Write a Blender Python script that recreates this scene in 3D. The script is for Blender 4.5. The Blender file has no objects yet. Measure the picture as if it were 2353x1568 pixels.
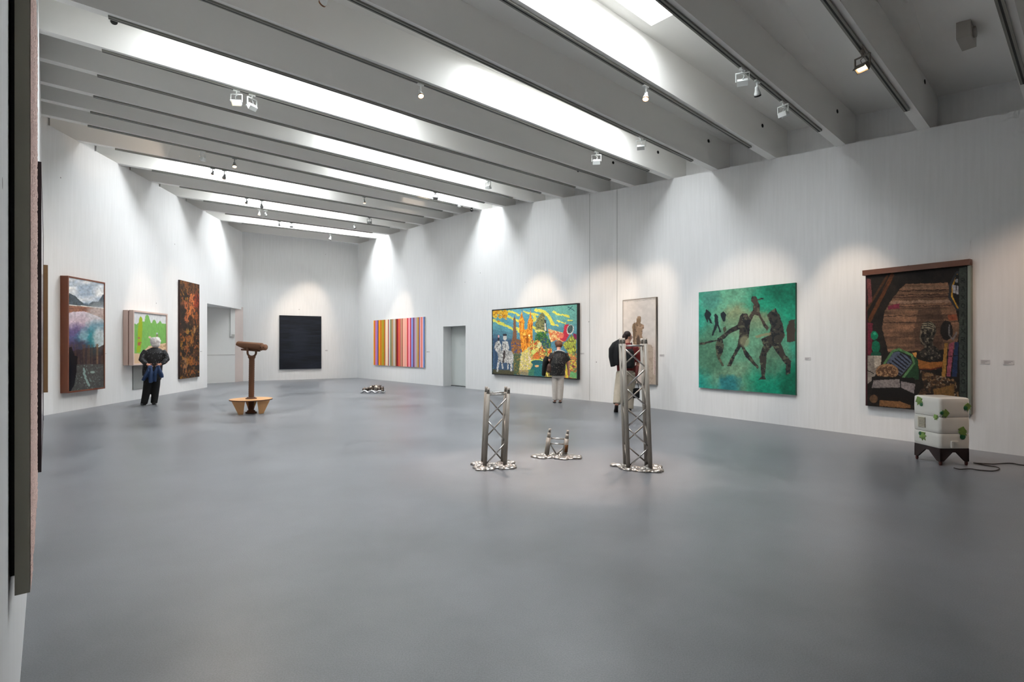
import bpy, bmesh, math, random
import numpy as np
from mathutils import Vector, Matrix

# ------------------------------------------------------------------ camera, world, exposure
IMW, IMH = 2353, 1568
FPX, CX, HZ, EYE = 1222.0, 1176.5, 795.0, 1.5
sc = bpy.context.scene
col = sc.collection
cam_d = bpy.data.cameras.new('camera'); cam = bpy.data.objects.new('camera', cam_d); col.objects.link(cam)
cam_d.sensor_width = 36.0; cam_d.lens = 36.0 * FPX / IMW
cam_d.shift_y = (HZ - IMH / 2) / IMW
cam_d.clip_start = 0.02
cam.location = (0, 0, EYE); cam.rotation_euler = (math.pi / 2, 0, 0)
sc.camera = cam
w = bpy.data.worlds.new('overcast_sky'); sc.world = w; w.use_nodes = True
w.node_tree.nodes['Background'].inputs[0].default_value = (0.8, 0.9, 1.0, 1)
w.node_tree.nodes['Background'].inputs[1].default_value = 1.0
sc.view_settings.view_transform = 'Standard'; sc.view_settings.look = 'None'
sc.view_settings.gamma = 1.0; sc.view_settings.use_curve_mapping = False
sc.view_settings.exposure = -0.06
SKY_STRENGTH = 29.0          # daylight coming through the diffusing skylight panes
SPOT_W = 2.3                 # scale of the halogen track lamps
sc.cycles.use_denoising = True
sc.cycles.max_bounces = 7; sc.cycles.diffuse_bounces = 6; sc.cycles.glossy_bounces = 2; sc.cycles.use_light_tree = False
sc.cycles.use_adaptive_sampling = True; sc.cycles.adaptive_threshold = 0.12; sc.cycles.adaptive_min_samples = 16
sc.cycles.caustics_reflective = False; sc.cycles.caustics_refractive = False
sc.cycles.sample_clamp_indirect = 6.0

# ------------------------------------------------------------------ helpers
def V(*a): return Vector(a)
def lin(c):
    return tuple((x / 12.92 if x <= 0.04045 else ((x + 0.055) / 1.055) ** 2.4) for x in c)
def C255(*c): return tuple(x / 255 for x in c)

def proj(p):
    return (CX + FPX * p[0] / p[1], HZ - FPX * (p[2] - EYE) / p[1])
def floor_pt(x, y):
    z = FPX * EYE / (y - HZ)
    return V((x - CX) * z / FPX, z, 0)
def at_depth(x, y, z):
    return V((x - CX) * z / FPX, z, EYE - (y - HZ) * z / FPX)
def ray(x, y): return V((x - CX) / FPX, 1, -(y - HZ) / FPX)

_mats = {}
def mat(name, rgb, rough=0.6, metal=0.0, var=0.06, vscale=6.0, bump=0.0, bscale=40.0, stretch=(1, 1, 1), spec=0.5, emit=0.0, emitcol=None):
    if name in _mats: return _mats[name]
    m = bpy.data.materials.new(name); m.use_nodes = True
    nt = m.node_tree; b = nt.nodes['Principled BSDF']
    c = lin(rgb)
    b.inputs['Roughness'].default_value = rough; b.inputs['Metallic'].default_value = metal
    b.inputs['Specular IOR Level'].default_value = spec
    tc = nt.nodes.new('ShaderNodeTexCoord'); mp = nt.nodes.new('ShaderNodeMapping')
    mp.inputs['Scale'].default_value = stretch
    nt.links.new(tc.outputs['Object'], mp.inputs[0])
    n = nt.nodes.new('ShaderNodeTexNoise'); n.inputs['Scale'].default_value = vscale; n.inputs['Detail'].default_value = 4
    nt.links.new(mp.outputs[0], n.inputs['Vector'])
    r = nt.nodes.new('ShaderNodeMix'); r.data_type = 'RGBA'
    r.inputs[6].default_value = tuple(max(0, x * (1 - var)) for x in c) + (1,)
    r.inputs[7].default_value = tuple(min(1, x * (1 + var)) for x in c) + (1,)
    nt.links.new(n.outputs['Fac'], r.inputs[0]); nt.links.new(r.outputs[2], b.inputs['Base Color'])
    if bump:
        n2 = nt.nodes.new('ShaderNodeTexNoise'); n2.inputs['Scale'].default_value = bscale; n2.inputs['Detail'].default_value = 3
        nt.links.new(mp.outputs[0], n2.inputs['Vector'])
        bp = nt.nodes.new('ShaderNodeBump'); bp.inputs['Strength'].default_value = bump; bp.inputs['Distance'].default_value = 0.01
        nt.links.new(n2.outputs['Fac'], bp.inputs['Height']); nt.links.new(bp.outputs[0], b.inputs['Normal'])
    if emit:
        b.inputs['Emission Color'].default_value = lin(emitcol or rgb) + (1,)
        b.inputs['Emission Strength'].default_value = emit
    _mats[name] = m
    return m

def tag(o, label=None, cat=None, group=None, kind=None):
    if label: o['label'] = label
    if cat: o['category'] = cat
    if group: o['group'] = group
    if kind: o['kind'] = kind
    return o
def empty(name, loc=(0, 0, 0), rz=0.0, label=None, cat=None, group=None):
    o = bpy.data.objects.new(name, None); col.objects.link(o); o.empty_display_size = 0.1
    o.location = loc; o.rotation_euler = (0, 0, rz)
    return tag(o, label, cat, group)
def link(name, me, m=None, parent=None, smooth=False):
    o = bpy.data.objects.new(name, me); col.objects.link(o)
    if m is not None: me.materials.append(m)
    if parent is not None: o.parent = parent
    if smooth:
        me.polygons.foreach_set('use_smooth', [True] * len(me.polygons))
    return o
def mesh(name, vs, fs, m=None, parent=None, smooth=False):
    me = bpy.data.meshes.new(name); me.from_pydata([tuple(v) for v in vs], [], fs); me.update()
    bm = bmesh.new(); bm.from_mesh(me); bmesh.ops.recalc_face_normals(bm, faces=bm.faces); bm.to_mesh(me); bm.free()
    return link(name, me, m, parent, smooth)

class MB:
    """collects shapes into one mesh"""
    def __init__(s): s.v = []; s.f = []
    def add(s, vs, fs):
        n = len(s.v); s.v += [Vector(v) for v in vs]; s.f += [tuple(i + n for i in f) for f in fs]; return s
    def hexa(s, p):   # 8 points: bottom 4 ccw, top 4 ccw
        return s.add(p, [(3, 2, 1, 0), (4, 5, 6, 7), (0, 1, 5, 4), (1, 2, 6, 5), (2, 3, 7, 6), (3, 0, 4, 7)])
    def box(s, c, d, M=None):
        x, y, z = d[0] / 2, d[1] / 2, d[2] / 2
        p = [Vector(q) for q in ((-x, -y, -z), (x, -y, -z), (x, y, -z), (-x, y, -z), (-x, -y, z), (x, -y, z), (x, y, z), (-x, y, z))]
        if M is not None: p = [M @ q for q in p]
        return s.hexa([q + Vector(c) for q in p])
    def tube(s, pts, rad, n=12, cap=True):
        pts = [Vector(p) for p in pts]
        rads = rad if isinstance(rad, (list, tuple)) else [rad] * len(pts)
        rings = []
        t0 = (pts[1] - pts[0]).normalized()
        up = V(0, 0, 1) if abs(t0.z) < 0.9 else V(1, 0, 0)
        a = t0.cross(up).normalized()
        for i, p in enumerate(pts):
            t = (pts[min(i + 1, len(pts) - 1)] - pts[max(i - 1, 0)]).normalized()
            a = (a - t * a.dot(t)).normalized(); b = t.cross(a)
            r = rads[i]; ra, rb = r if isinstance(r, (tuple, list)) else (r, r)
            rings.append([p + a * math.cos(2 * math.pi * k / n) * ra + b * math.sin(2 * math.pi * k / n) * rb for k in range(n)])
        return s.loft(rings, cap)
    def loft(s, rings, cap=True):
        n = len(rings[0]); vs = [q for r in rings for q in r]; fs = []
        for i in range(len(rings) - 1):
            for k in range(n):
                fs.append((i * n + k, i * n + (k + 1) % n, (i + 1) * n + (k + 1) % n, (i + 1) * n + k))
        if cap: fs.append(tuple(range(n - 1, -1, -1))); fs.append(tuple(range((len(rings) - 1) * n, len(rings) * n)))
        return s.add(vs, fs)
    def rings(s, spec, n=20, cap=True):   # spec: (cx,cy,cz,rx,ry) horizontal ellipses
        return s.loft([[V(c[0] + c[3] * math.cos(2 * math.pi * k / n), c[1] + c[4] * math.sin(2 * math.pi * k / n), c[2]) for k in range(n)] for c in spec], cap)
    def ball(s, c, r, n=14, M=None):
        rx, ry, rz = r if isinstance(r, (tuple, list)) else (r, r, r)
        c = Vector(c); rr = []
        for i in range(1, n // 2):
            a = math.pi * i / (n // 2)
            rr.append([V(rx * math.sin(a) * math.cos(2 * math.pi * k / n), ry * math.sin(a) * math.sin(2 * math.pi * k / n), -rz * math.cos(a)) for k in range(n)])
        if M is not None: rr = [[M @ q for q in r_] for r_ in rr]
        s.loft([[q + c for q in r_] for r_ in rr])
        return s
    def build(s, name, m=None, parent=None, smooth=False):
        return mesh(name, s.v, s.f, m, parent, smooth)

def organic(name, mb, m, parent, voxel=0.012, smooth=3):
    """closed overlapping shapes fused into one continuous skin"""
    me = bpy.data.meshes.new(name + '_raw'); me.from_pydata([tuple(v) for v in mb.v], [], mb.f); me.update()
    bm = bmesh.new(); bm.from_mesh(me); bmesh.ops.recalc_face_normals(bm, faces=bm.faces); bm.to_mesh(me); bm.free()
    o = bpy.data.objects.new(name + '_raw', me); col.objects.link(o)
    r = o.modifiers.new('r', 'REMESH'); r.mode = 'VOXEL'; r.voxel_size = voxel
    if smooth:
        q = o.modifiers.new('s', 'SMOOTH'); q.iterations = smooth; q.factor = 0.5
    dg = bpy.context.evaluated_depsgraph_get(); dg.update()
    me2 = bpy.data.meshes.new_from_object(o.evaluated_get(dg)); me2.name = name
    bpy.data.objects.remove(o); bpy.data.meshes.remove(me)
    me2.materials.clear()
    return link(name, me2, m, parent, True)

# ------------------------------------------------------------------ materials of the building
def wall_material():
    m = bpy.data.materials.new('white_painted_board_concrete'); m.use_nodes = True; nt = m.node_tree
    b = nt.nodes['Principled BSDF']; b.inputs['Roughness'].default_value = 0.75; b.inputs['Specular IOR Level'].default_value = 0.25
    tc = nt.nodes.new('ShaderNodeTexCoord')
    mp = nt.nodes.new('ShaderNodeMapping'); mp.inputs['Scale'].default_value = (1, 1, 0.06)
    nt.links.new(tc.outputs['Object'], mp.inputs[0])
    n1 = nt.nodes.new('ShaderNodeTexNoise'); n1.inputs['Scale'].default_value = 22; n1.inputs['Detail'].default_value = 4
    nt.links.new(mp.outputs[0], n1.inputs['Vector'])
    ra = nt.nodes.new('ShaderNodeValToRGB')
    ra.color_ramp.elements[0].position = 0.3; ra.color_ramp.elements[0].color = lin((0.872, 0.872, 0.868)) + (1,)
    ra.color_ramp.elements[1].position = 0.7; ra.color_ramp.elements[1].color = lin((0.895, 0.895, 0.893)) + (1,)
    nt.links.new(n1.outputs['Fac'], ra.inputs[0])
    vo = nt.nodes.new('ShaderNodeTexVoronoi'); vo.inputs['Scale'].default_value = 1.3; vo.inputs['Randomness'].default_value = 1.0
    nt.links.new(tc.outputs['Object'], vo.inputs['Vector'])
    lt = nt.nodes.new('ShaderNodeMath'); lt.operation = 'LESS_THAN'; lt.inputs[1].default_value = 0.022
    nt.links.new(vo.outputs['Distance'], lt.inputs[0])
    mx = nt.nodes.new('ShaderNodeMix'); mx.data_type = 'RGBA'; mx.inputs[7].default_value = lin((0.55, 0.54, 0.53)) + (1,)
    nt.links.new(lt.outputs[0], mx.inputs[0]); nt.links.new(ra.outputs[0], mx.inputs[6]); nt.links.new(mx.outputs[2], b.inputs['Base Color'])
    n2 = nt.nodes.new('ShaderNodeTexNoise'); n2.inputs['Scale'].default_value = 60; nt.links.new(mp.outputs[0], n2.inputs['Vector'])
    bp = nt.nodes.new('ShaderNodeBump'); bp.inputs['Strength'].default_value = 0.07; bp.inputs['Distance'].default_value = 0.01
    nt.links.new(n2.outputs['Fac'], bp.inputs['Height']); nt.links.new(bp.outputs[0], b.inputs['Normal'])
    return m
def floor_material():
    m = bpy.data.materials.new('polished_grey_concrete'); m.use_nodes = True; nt = m.node_tree
    b = nt.nodes['Principled BSDF']; b.inputs['Specular IOR Level'].default_value = 0.7
    tc = nt.nodes.new('ShaderNodeTexCoord')
    n1 = nt.nodes.new('ShaderNodeTexNoise'); n1.inputs['Scale'].default_value = 0.55; n1.inputs['Detail'].default_value = 5; n1.inputs['Roughness'].default_value = 0.6
    n2 = nt.nodes.new('ShaderNodeTexNoise'); n2.inputs['Scale'].default_value = 140; n2.inputs['Detail'].default_value = 2
    for n in (n1, n2): nt.links.new(tc.outputs['Object'], n.inputs['Vector'])
    r1 = nt.nodes.new('ShaderNodeValToRGB')
    r1.color_ramp.elements[0].position = 0.3; r1.color_ramp.elements[0].color = lin((0.395, 0.405, 0.42)) + (1,)
    r1.color_ramp.elements[1].position = 0.7; r1.color_ramp.elements[1].color = lin((0.53, 0.538, 0.556)) + (1,)
    nt.links.new(n1.outputs['Fac'], r1.inputs[0])
    r2 = nt.nodes.new('ShaderNodeValToRGB')
    r2.color_ramp.elements[0].position = 0.3; r2.color_ramp.elements[0].color = (0.72, 0.72, 0.72, 1)
    r2.color_ramp.elements[1].position = 0.7; r2.color_ramp.elements[1].color = (1.0, 1.0, 1.0, 1)
    nt.links.new(n2.outputs['Fac'], r2.inputs[0])
    mx = nt.nodes.new('ShaderNodeMix'); mx.data_type = 'RGBA'; mx.blend_type = 'MULTIPLY'; mx.inputs[0].default_value = 1
    nt.links.new(r1.outputs[0], mx.inputs[6]); nt.links.new(r2.outputs[0], mx.inputs[7]); nt.links.new(mx.outputs[2], b.inputs['Base Color'])
    mr = nt.nodes.new('ShaderNodeMapRange'); mr.inputs[3].default_value = 0.24; mr.inputs[4].default_value = 0.46
    nt.links.new(n1.outputs['Fac'], mr.inputs[0]); nt.links.new(mr.outputs[0], b.inputs['Roughness'])
    bp = nt.nodes.new('ShaderNodeBump'); bp.inputs['Strength'].default_value = 0.06; bp.inputs['Distance'].default_value = 0.003
    nt.links.new(n2.outputs['Fac'], bp.inputs['Height']); nt.links.new(bp.outputs[0], b.inputs['Normal'])
    return m
WALL = wall_material(); FLOOR = floor_material()
BEAM = mat('pale_grey_beam_plaster', (0.94, 0.935, 0.92), 0.7, var=0.02, vscale=1.5, bump=0.03, bscale=90)
TRACKM = mat('grey_track_aluminium', (0.50, 0.50, 0.47), 0.4, var=0.03)
DARK = mat('black_gap', (0.03, 0.03, 0.03), 0.8)
WHITEL = mat('white_lamp_enamel', (0.88, 0.89, 0.88), 0.35, var=0.02)
SKYP = mat('diffusing_skylight_glass', (1, 1, 1), 0.5, emit=SKY_STRENGTH, emitcol=(0.962, 0.983, 1.0))

# ------------------------------------------------------------------ plan of the room (metres, camera at the origin)
LATN = 0.1205; DIRN = (CX - 108.0) / FPX            # near left wall: X = -LATN - DIRN * Y
def near_left(y): return V(-LATN - DIRN * y, y, 0)
ZL = EYE + 4.8                                       # underside of the beams along the left and back walls
Kc = near_left(1833.0 / 161.5)
Bl = floor_pt(557, 876.5); Ar = floor_pt(822, 868.5)
Dr = floor_pt(1075, 893.3); Br = floor_pt(1408, 926.5); Cr = floor_pt(2353, 1049)
hA, hD, hB, hC = EYE + 4.78, EYE + 4.70, EYE + 4.083, EYE + 3.21
dBC = (Cr - Br).normalized()
End_t = (Cr.y + 3.0) / -dBC.y
Er = Cr + dBC * End_t
hE = hC + (hC - hB) / (Cr - Br).length * End_t
Nl = near_left(-3.0)
RW = [(Ar, hA), (Dr, hD), (Br, hB), (Cr, hC), (Er, hE)]
FL = (Kc, Bl)                                        # far left wall
def seg_hit(x, a, b):
    """plan point where the vertical plane through pixel column x meets the line a-b"""
    dx = (x - CX) / FPX; d = b - a
    t = (dx * a.y - a.x) / (d.x - dx * d.y)
    return t
def right_wall(x):
    for (a, ha), (b, hb) in zip(RW, RW[1:]):
        t = seg_hit(x, a, b); p = a + (b - a) * t
        if -1e-6 <= t <= 1.000001 and p.y > 0: return p, ha + (hb - ha) * t
    raise ValueError(x)
# beams: right end from the wall head, left end from the left walls
RX = {0: 826, 1: 866, 2: 897, 3: 938, 4: 974, 5: 1018, 6: 1062, 7: 1108, 8: 1161, 9: 1228, 10: 1295, 11: 1376, 12: 1459, 13: 1549, 14: 1650, 15: 1784, 16: 1943, 17: 2137}
LXF = {0: 553, 1: 505.4, 2: 462.6, 3: 406, 4: 343, 5: 270, 6: 172}
LYN = {7: 261, 8: 226, 9: 186, 10: 131.7, 11: 66, 12: -24}
MID = {13: (600, 38), 14: (842, 0), 15: (1191, 0), 16: (1549, 0), 17: (1953, 34)}
BE = {}
for k, x in RX.items():
    p, h = right_wall(x); R = V(p.x, p.y, h)
    if k in LXF:
        t = seg_hit(LXF[k], *FL); q = Kc + (Bl - Kc) * t; L = V(q.x, q.y, ZL)
    elif k in LYN:
        q = near_left(FPX * (ZL - EYE) / (HZ - LYN[k])); L = V(q.x, q.y, ZL)
    else:
        r = proj(R); m_ = MID[k]; s = (r[1] - m_[1]) / (r[0] - m_[0])
        lo, hi = 0.6, 9.0
        for _ in range(60):
            z = (lo + hi) / 2; q = near_left(z); u = proj((q.x, q.y, ZL))
            if u[1] < r[1] + s * (u[0] - r[0]): lo = z
            else: hi = z
        L = V(q.x, q.y, ZL)
    BE[k] = (L, R)
stepR = (BE[17][1] - BE[14][1]) / 3; stepL = (BE[17][0] - BE[12][0]) / 5
for k in range(18, 22):
    L = BE[k - 1][0] + stepL; R = BE[k - 1][1] + stepR
    L = V(near_left(L.y).x, L.y, ZL)
    BE[k] = (L, R)
NB = len(BE)
BW, BH = 0.15, 0.66        # beam soffit width and depth
SETB = 0.30                # coffer ends stand back behind the wall face
Nl = BE[21][0] + stepL * 0.8; Nl = V(near_left(Nl.y).x, Nl.y, 0)
e_ = BE[21][1] + stepR * 0.8; hE = e_.z; Er = V(e_.x, e_.y, 0)
RW[-1] = (Er, hE)
def beam_dir(k): return (BE[k][1] - BE[k][0])
def beam_perp(k):          # horizontal, pointing to the far side
    d = beam_dir(k); return V(-d.y, d.x, 0).normalized()
def beam_t(k, x):          # parameter along the beam where it crosses pixel column x
    L, R = BE[k]; dx = (x - CX) / FPX; d = R - L
    return (dx * L.y - L.x) / (d.x - dx * d.y)
def beam_p(k, t): return BE[k][0] + beam_dir(k) * t
# ------------------------------------------------------------------ the building
def offset_poly(pts, d, closed=False):
    """plan polyline moved to its left by d, mitred"""
    out = []
    for i, p in enumerate(pts):
        ns = []
        if i > 0: e = (pts[i] - pts[i - 1]).normalized(); ns.append(V(-e.y, e.x, 0))
        if i < len(pts) - 1: e = (pts[i + 1] - pts[i]).normalized(); ns.append(V(-e.y, e.x, 0))
        n = sum(ns, V(0, 0, 0)).normalized()
        out.append(p + n * (d / max(0.3, n.dot(ns[0]))))
    return out
def up(p, z): return V(p.x, p.y, z)
def lerp(a, b, t): return a + (b - a) * t
def wall(name, pts, hs, out, openings=(), th=0.30):
    """wall with real thickness; pts run so that `out` (+1 left, -1 right) is outside; openings: (segment, t0, t1, z)"""
    mb = MB(); off = offset_poly(pts, out * th); off2 = offset_poly(pts, out * (th + 0.2))
    for i in range(len(pts) - 1):
        a, b, a2, b2 = pts[i], pts[i + 1], off[i], off[i + 1]
        ops = sorted([o for o in openings if o[0] == i], key=lambda o: o[1])
        cuts = [0.0] + [t for o in ops for t in (o[1], o[2])] + [1.0]
        for j in range(len(cuts) - 1):
            t0, t1 = cuts[j], cuts[j + 1]
            if t1 - t0 < 1e-4: continue
            z0 = ops[(j - 1) // 2][3] if j % 2 else 0.0
            p, q, p2, q2 = lerp(a, b, t0), lerp(a, b, t1), lerp(a2, b2, t0), lerp(a2, b2, t1)
            h0, h1 = lerp(hs[i], hs[i + 1], t0), lerp(hs[i], hs[i + 1], t1)
            mb.hexa([up(p, z0), up(q, z0), up(q2, z0), up(p2, z0), up(p, h0), up(q, h1), up(q2, h1), up(p2, h0)])
        # coffer end wall, set back above the wall head
        o2a, o2b = off2[i], off2[i + 1]
        mb.hexa([up(a2, hs[i] - 0.05), up(b2, hs[i + 1] - 0.05), up(o2b, hs[i + 1] - 0.05), up(o2a, hs[i] - 0.05),
                 up(a2, hs[i] + 1.3), up(b2, hs[i + 1] + 1.3), up(o2b, hs[i + 1] + 1.3), up(o2a, hs[i] + 1.3)])
    return tag(mb.build(name, WALL), kind='structure')

fl_pts = [Nl, Kc, Bl, Ar] + [p for p, h in RW[1:]] + [Nl]
fc = sum(fl_pts[:-1], V(0, 0, 0)) / (len(fl_pts) - 1)
fout = [p + (p - fc).normalized() * 3.0 for p in fl_pts[:-1]]
n_ = len(fout)
floor = tag(mesh('floor', [up(p, 0) for p in fout] + [up(p, -0.2) for p in fout],
     [tuple(range(n_)), tuple(range(2 * n_ - 1, n_ - 1, -1))] + [(i, (i + 1) % n_, n_ + (i + 1) % n_, n_ + i) for i in range(n_)], FLOOR), kind='structure')

# left wall: near stretch beside the camera, then the far stretch with a recessed door at its end
tD0 = seg_hit(476, *FL); tD1 = seg_hit(556, *FL)
pL = lerp(Kc, Bl, tD0); door_l_top = EYE + (HZ - 697.5) * pL.y / FPX
wall('wall_left', [Nl, Kc, Bl], [ZL, ZL, ZL], +1, [(1, tD0, tD1, door_l_top)], th=0.42)
wall('wall_back', [Bl, Ar], [ZL, hA], +1)
tR0 = seg_hit(1018.5, Ar, Dr); tR1 = seg_hit(1069.8, Ar, Dr)
pR = lerp(Ar, Dr, tR1); door_r_top = EYE + (HZ - 748.5) * pR.y / FPX
rw_pts = [p for p, h in RW]; rw_h = [h for p, h in RW]
WR = wall('wall_right', rw_pts, rw_h, +1, [(0, tR0, tR1, door_r_top)], th=0.42)
wall('wall_near', [Er, Nl], [hE, ZL], +1)

# fine vertical casting joints in the right wall
JOINT = mat('grey_joint', (0.55, 0.55, 0.54), 0.9)
def seg_of_right(x):
    for i in range(len(RW) - 1):
        t = seg_hit(x, RW[i][0], RW[i + 1][0])
        if -1e-6 <= t <= 1: return i, t
for x in (1355, 1418):
    i, t = seg_of_right(x); a, b = RW[i][0], RW[i + 1][0]; e = (b - a).normalized(); p = lerp(a, b, t); h = lerp(RW[i][1], RW[i + 1][1], t)
    nrm = V(-e.y, e.x, 0)
    wdt = 0.012 if x < 1500 else 0.006
    mb = MB(); mb.hexa([up(p - e * wdt / 2 + nrm * s_, z) if False else up(p + e * (wdt / 2 * q) + nrm * s_, z)
                        for z in (0.01, h - 0.005) for (q, s_) in ((-1, -0.0015), (1, -0.0015), (1, 0.01), (-1, 0.01))])
    o = mb.build('casting_joint', JOINT); o.parent = WR
# recessed doors
LEAF = mat('white_door_lacquer', (0.86, 0.86, 0.85), 0.45, var=0.02)
def recess(name, a, b, t0, t1, top, depth, leafmat, th=0.42):
    e = (b - a).normalized(); nrm = V(-e.y, e.x, 0)      # outward
    p, q = lerp(a, b, t0), lerp(a, b, t1)
    r = empty(name, ((p + q) / 2 + nrm * depth)); tag(r, kind='structure')
    wd = (q - p).length
    M = Matrix(((e.x, nrm.x, 0), (e.y, nrm.y, 0), (0, 0, 1)))
    return r, M, wd, e, nrm
rl, Ml, wl, el, nl = recess('door_1', Kc, Bl, tD0, tD1, door_l_top, 0.0, LEAF)
def local_box(parent, name, M, c, d, m, bevel=0.0):
    mb = MB(); mb.box(M @ Vector(c), d, M); return mb.build(name, m, parent)
def passage_slab(name, a, b, th, z0, z1, m):
    d_ = (b - a).normalized(); n__ = V(-d_.y, d_.x, 0) * th; o__ = rl.location; mb = MB()
    mb.hexa([up(p, z0) - up(o__, 0) for p in (a, b, b + n__, a + n__)] + [up(p, z1) - up(o__, 0) for p in (a, b, b + n__, a + n__)]); return mb.build(name, m, rl)
pa, pb, pc = floor_pt(425, 884.2), floor_pt(540, 878.6), floor_pt(556.5, 876.7)
passage_slab('door_leaf', pa, pb, 0.06, 0.0, door_l_top + 0.1, LEAF)
passage_slab('door_jamb', pb, pc + (pc - pb) * 0.3, 0.08, 0.0, door_l_top + 0.1, mat('jamb_shade_tint', (0.78, 0.73, 0.71), 0.5, var=0.03))  # pinkish tint puts the shade of the turned reveal into its colour
dl_ = (pb - pa).normalized(); fr_ = V(dl_.y, -dl_.x, 0)
passage_slab('leaf_joint', pa + fr_ * 0.004, pb + fr_ * 0.004, 0.008, 1.12, 1.14, mat('grey_shadow_joint', (0.66, 0.65, 0.64), 0.8))
q_ = pb - dl_ * 0.16 + fr_ * 0.05
passage_slab('cable_duct', q_ - dl_ * 0.03, q_ + dl_ * 0.03, 0.05, door_l_top - 1.15, door_l_top, LEAF)
passage_slab('push_button', q_ + dl_ * 0.0, q_ + dl_ * 0.13, 0.05, door_l_top - 1.16, door_l_top - 1.06, mat('pale_button_plate', (0.7, 0.7, 0.68), 0.5))
pw = pL + nl * 0.40
passage_slab('passage_side', pw - nl * 0.0 - el * 0.5, pa + (pa - pb) * 0.1 - el * 0.5, 0.06, 0.0, door_l_top + 0.1, LEAF)
mb = MB(); cs_ = [pL - el * 0.6 - nl * -0.05, pc + el * 0.3 + nl * 0.05, pb + nl * 0.6, pa + nl * 0.6 - el * 0.6]
mb.hexa([up(p, door_l_top + 0.005) - up(rl.location, 0) for p in cs_] + [up(p, door_l_top + 0.1) - up(rl.location, 0) for p in cs_]); mb.build('passage_ceiling', LEAF, rl)
rr, Mr, wr, er, nr_ = recess('door_2', Ar, Dr, tR0, tR1, door_r_top, 0.0, LEAF)
GREYD = mat('grey_green_door_paint', (0.74, 0.76, 0.75), 0.55, var=0.03)
local_box(rr, 'door_leaf', Mr, (0, 0.40, door_r_top / 2 + 0.01), (wr - 0.02, 0.05, door_r_top - 0.04), GREYD)
local_box(rr, 'threshold', Mr, (0, 0.36, 0.012), (wr - 0.02, 0.03, 0.02), mat('dark_threshold', (0.25, 0.26, 0.26), 0.6))
# closed backs so no outside light comes in
for r_, M_, w_, t_ in ((rr, Mr, wr, door_r_top),):
    local_box(r_, 'recess_back', M_, (0, 0.47, t_ / 2), (w_ + 0.4, 0.06, t_ + 0.3), LEAF)

# ------------------------------------------------------------------ ceiling: coffers with skylights between slender beams
SKYX = {1: (600, 822), 3: (560, 785), 5: (458, 728), 7: (785, 1045), 9: (765, 1065), 11: (425, 915), 13: (1085, 1395), 15: (800, 1462)}
ceil_mb = MB(); skies = []; EXT = 0.44
def ext(k, t):
    L, R = BE[k]; d = (R - L); return t
def coffer_pts(k):
    """corner lines of the coffer between beam k (far) and beam k+1 (near): near edge of k, far edge of k+1"""
    a0, a1 = BE[k]
    d = beam_dir(k).normalized(); a0 = a0 - d * EXT; a1 = a1 + d * EXT
    if k + 1 in BE:
        pn = beam_perp(k + 1) * BW; d2 = beam_dir(k + 1).normalized()
        b0, b1 = BE[k + 1][0] + pn - d2 * EXT, BE[k + 1][1] + pn + d2 * EXT
    else:
        b0, b1 = a0 + stepL * 1.3, a1 + stepR * 1.3
    z = V(0, 0, BH)
    return a0 + z, a1 + z, b0 + z, b1 + z
for k in range(0, NB):
    a0, a1, b0, b1 = coffer_pts(k)
    def G(t, f): return lerp(lerp(a0, a1, t), lerp(b0, b1, t), f)
    if k in SKYX:
        x0, x1 = SKYX[k]
        t0, t1 = beam_t(k, x0), beam_t(k, x1); f0, f1 = 0.16, 0.86
        ts, fs_ = [0, t0, t1, 1], [0, f0, f1, 1]
        for i in range(3):
            for j in range(3):
                if i == 1 and j == 1: continue
                q = [G(ts[i], fs_[j]), G(ts[i + 1], fs_[j]), G(ts[i + 1], fs_[j + 1]), G(ts[i], fs_[j + 1])]
                ceil_mb.hexa(q + [p + V(0, 0, 0.12) for p in q])
        q = [G(t0, f0), G(t1, f0), G(t1, f1), G(t0, f1)]
        for i in range(4):      # upstand around the opening
            a, b = q[i], q[(i + 1) % 4]
            o_ = (a + b) / 2 - (q[0] + q[1] + q[2] + q[3]) / 4; o_.z = 0; o_ = o_.normalized() * 0.06
            ceil_mb.hexa([a, b, b + o_, a + o_] + [p + V(0, 0, 0.36) for p in (a, b, b + o_, a + o_)])
        skies.append([p + V(0, 0, 0.30) for p in q])
    else:
        q = [G(0, 0), G(1, 0), G(1, 1), G(0, 1)]
        ceil_mb.hexa(q + [p + V(0, 0, 0.12) for p in q])
ceiling = tag(ceil_mb.build('ceiling', BEAM), kind='structure')
for q in skies:
    me_ = bpy.data.meshes.new('skylight_pane'); me_.from_pydata([tuple(p) for p in q], [], [(3, 2, 1, 0)]); me_.update(); link('skylight_pane', me_, SKYP, ceiling)
EDGE = mat('pale_beam_edge_trim', (0.86, 0.87, 0.86), 0.6, var=0.02)
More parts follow.
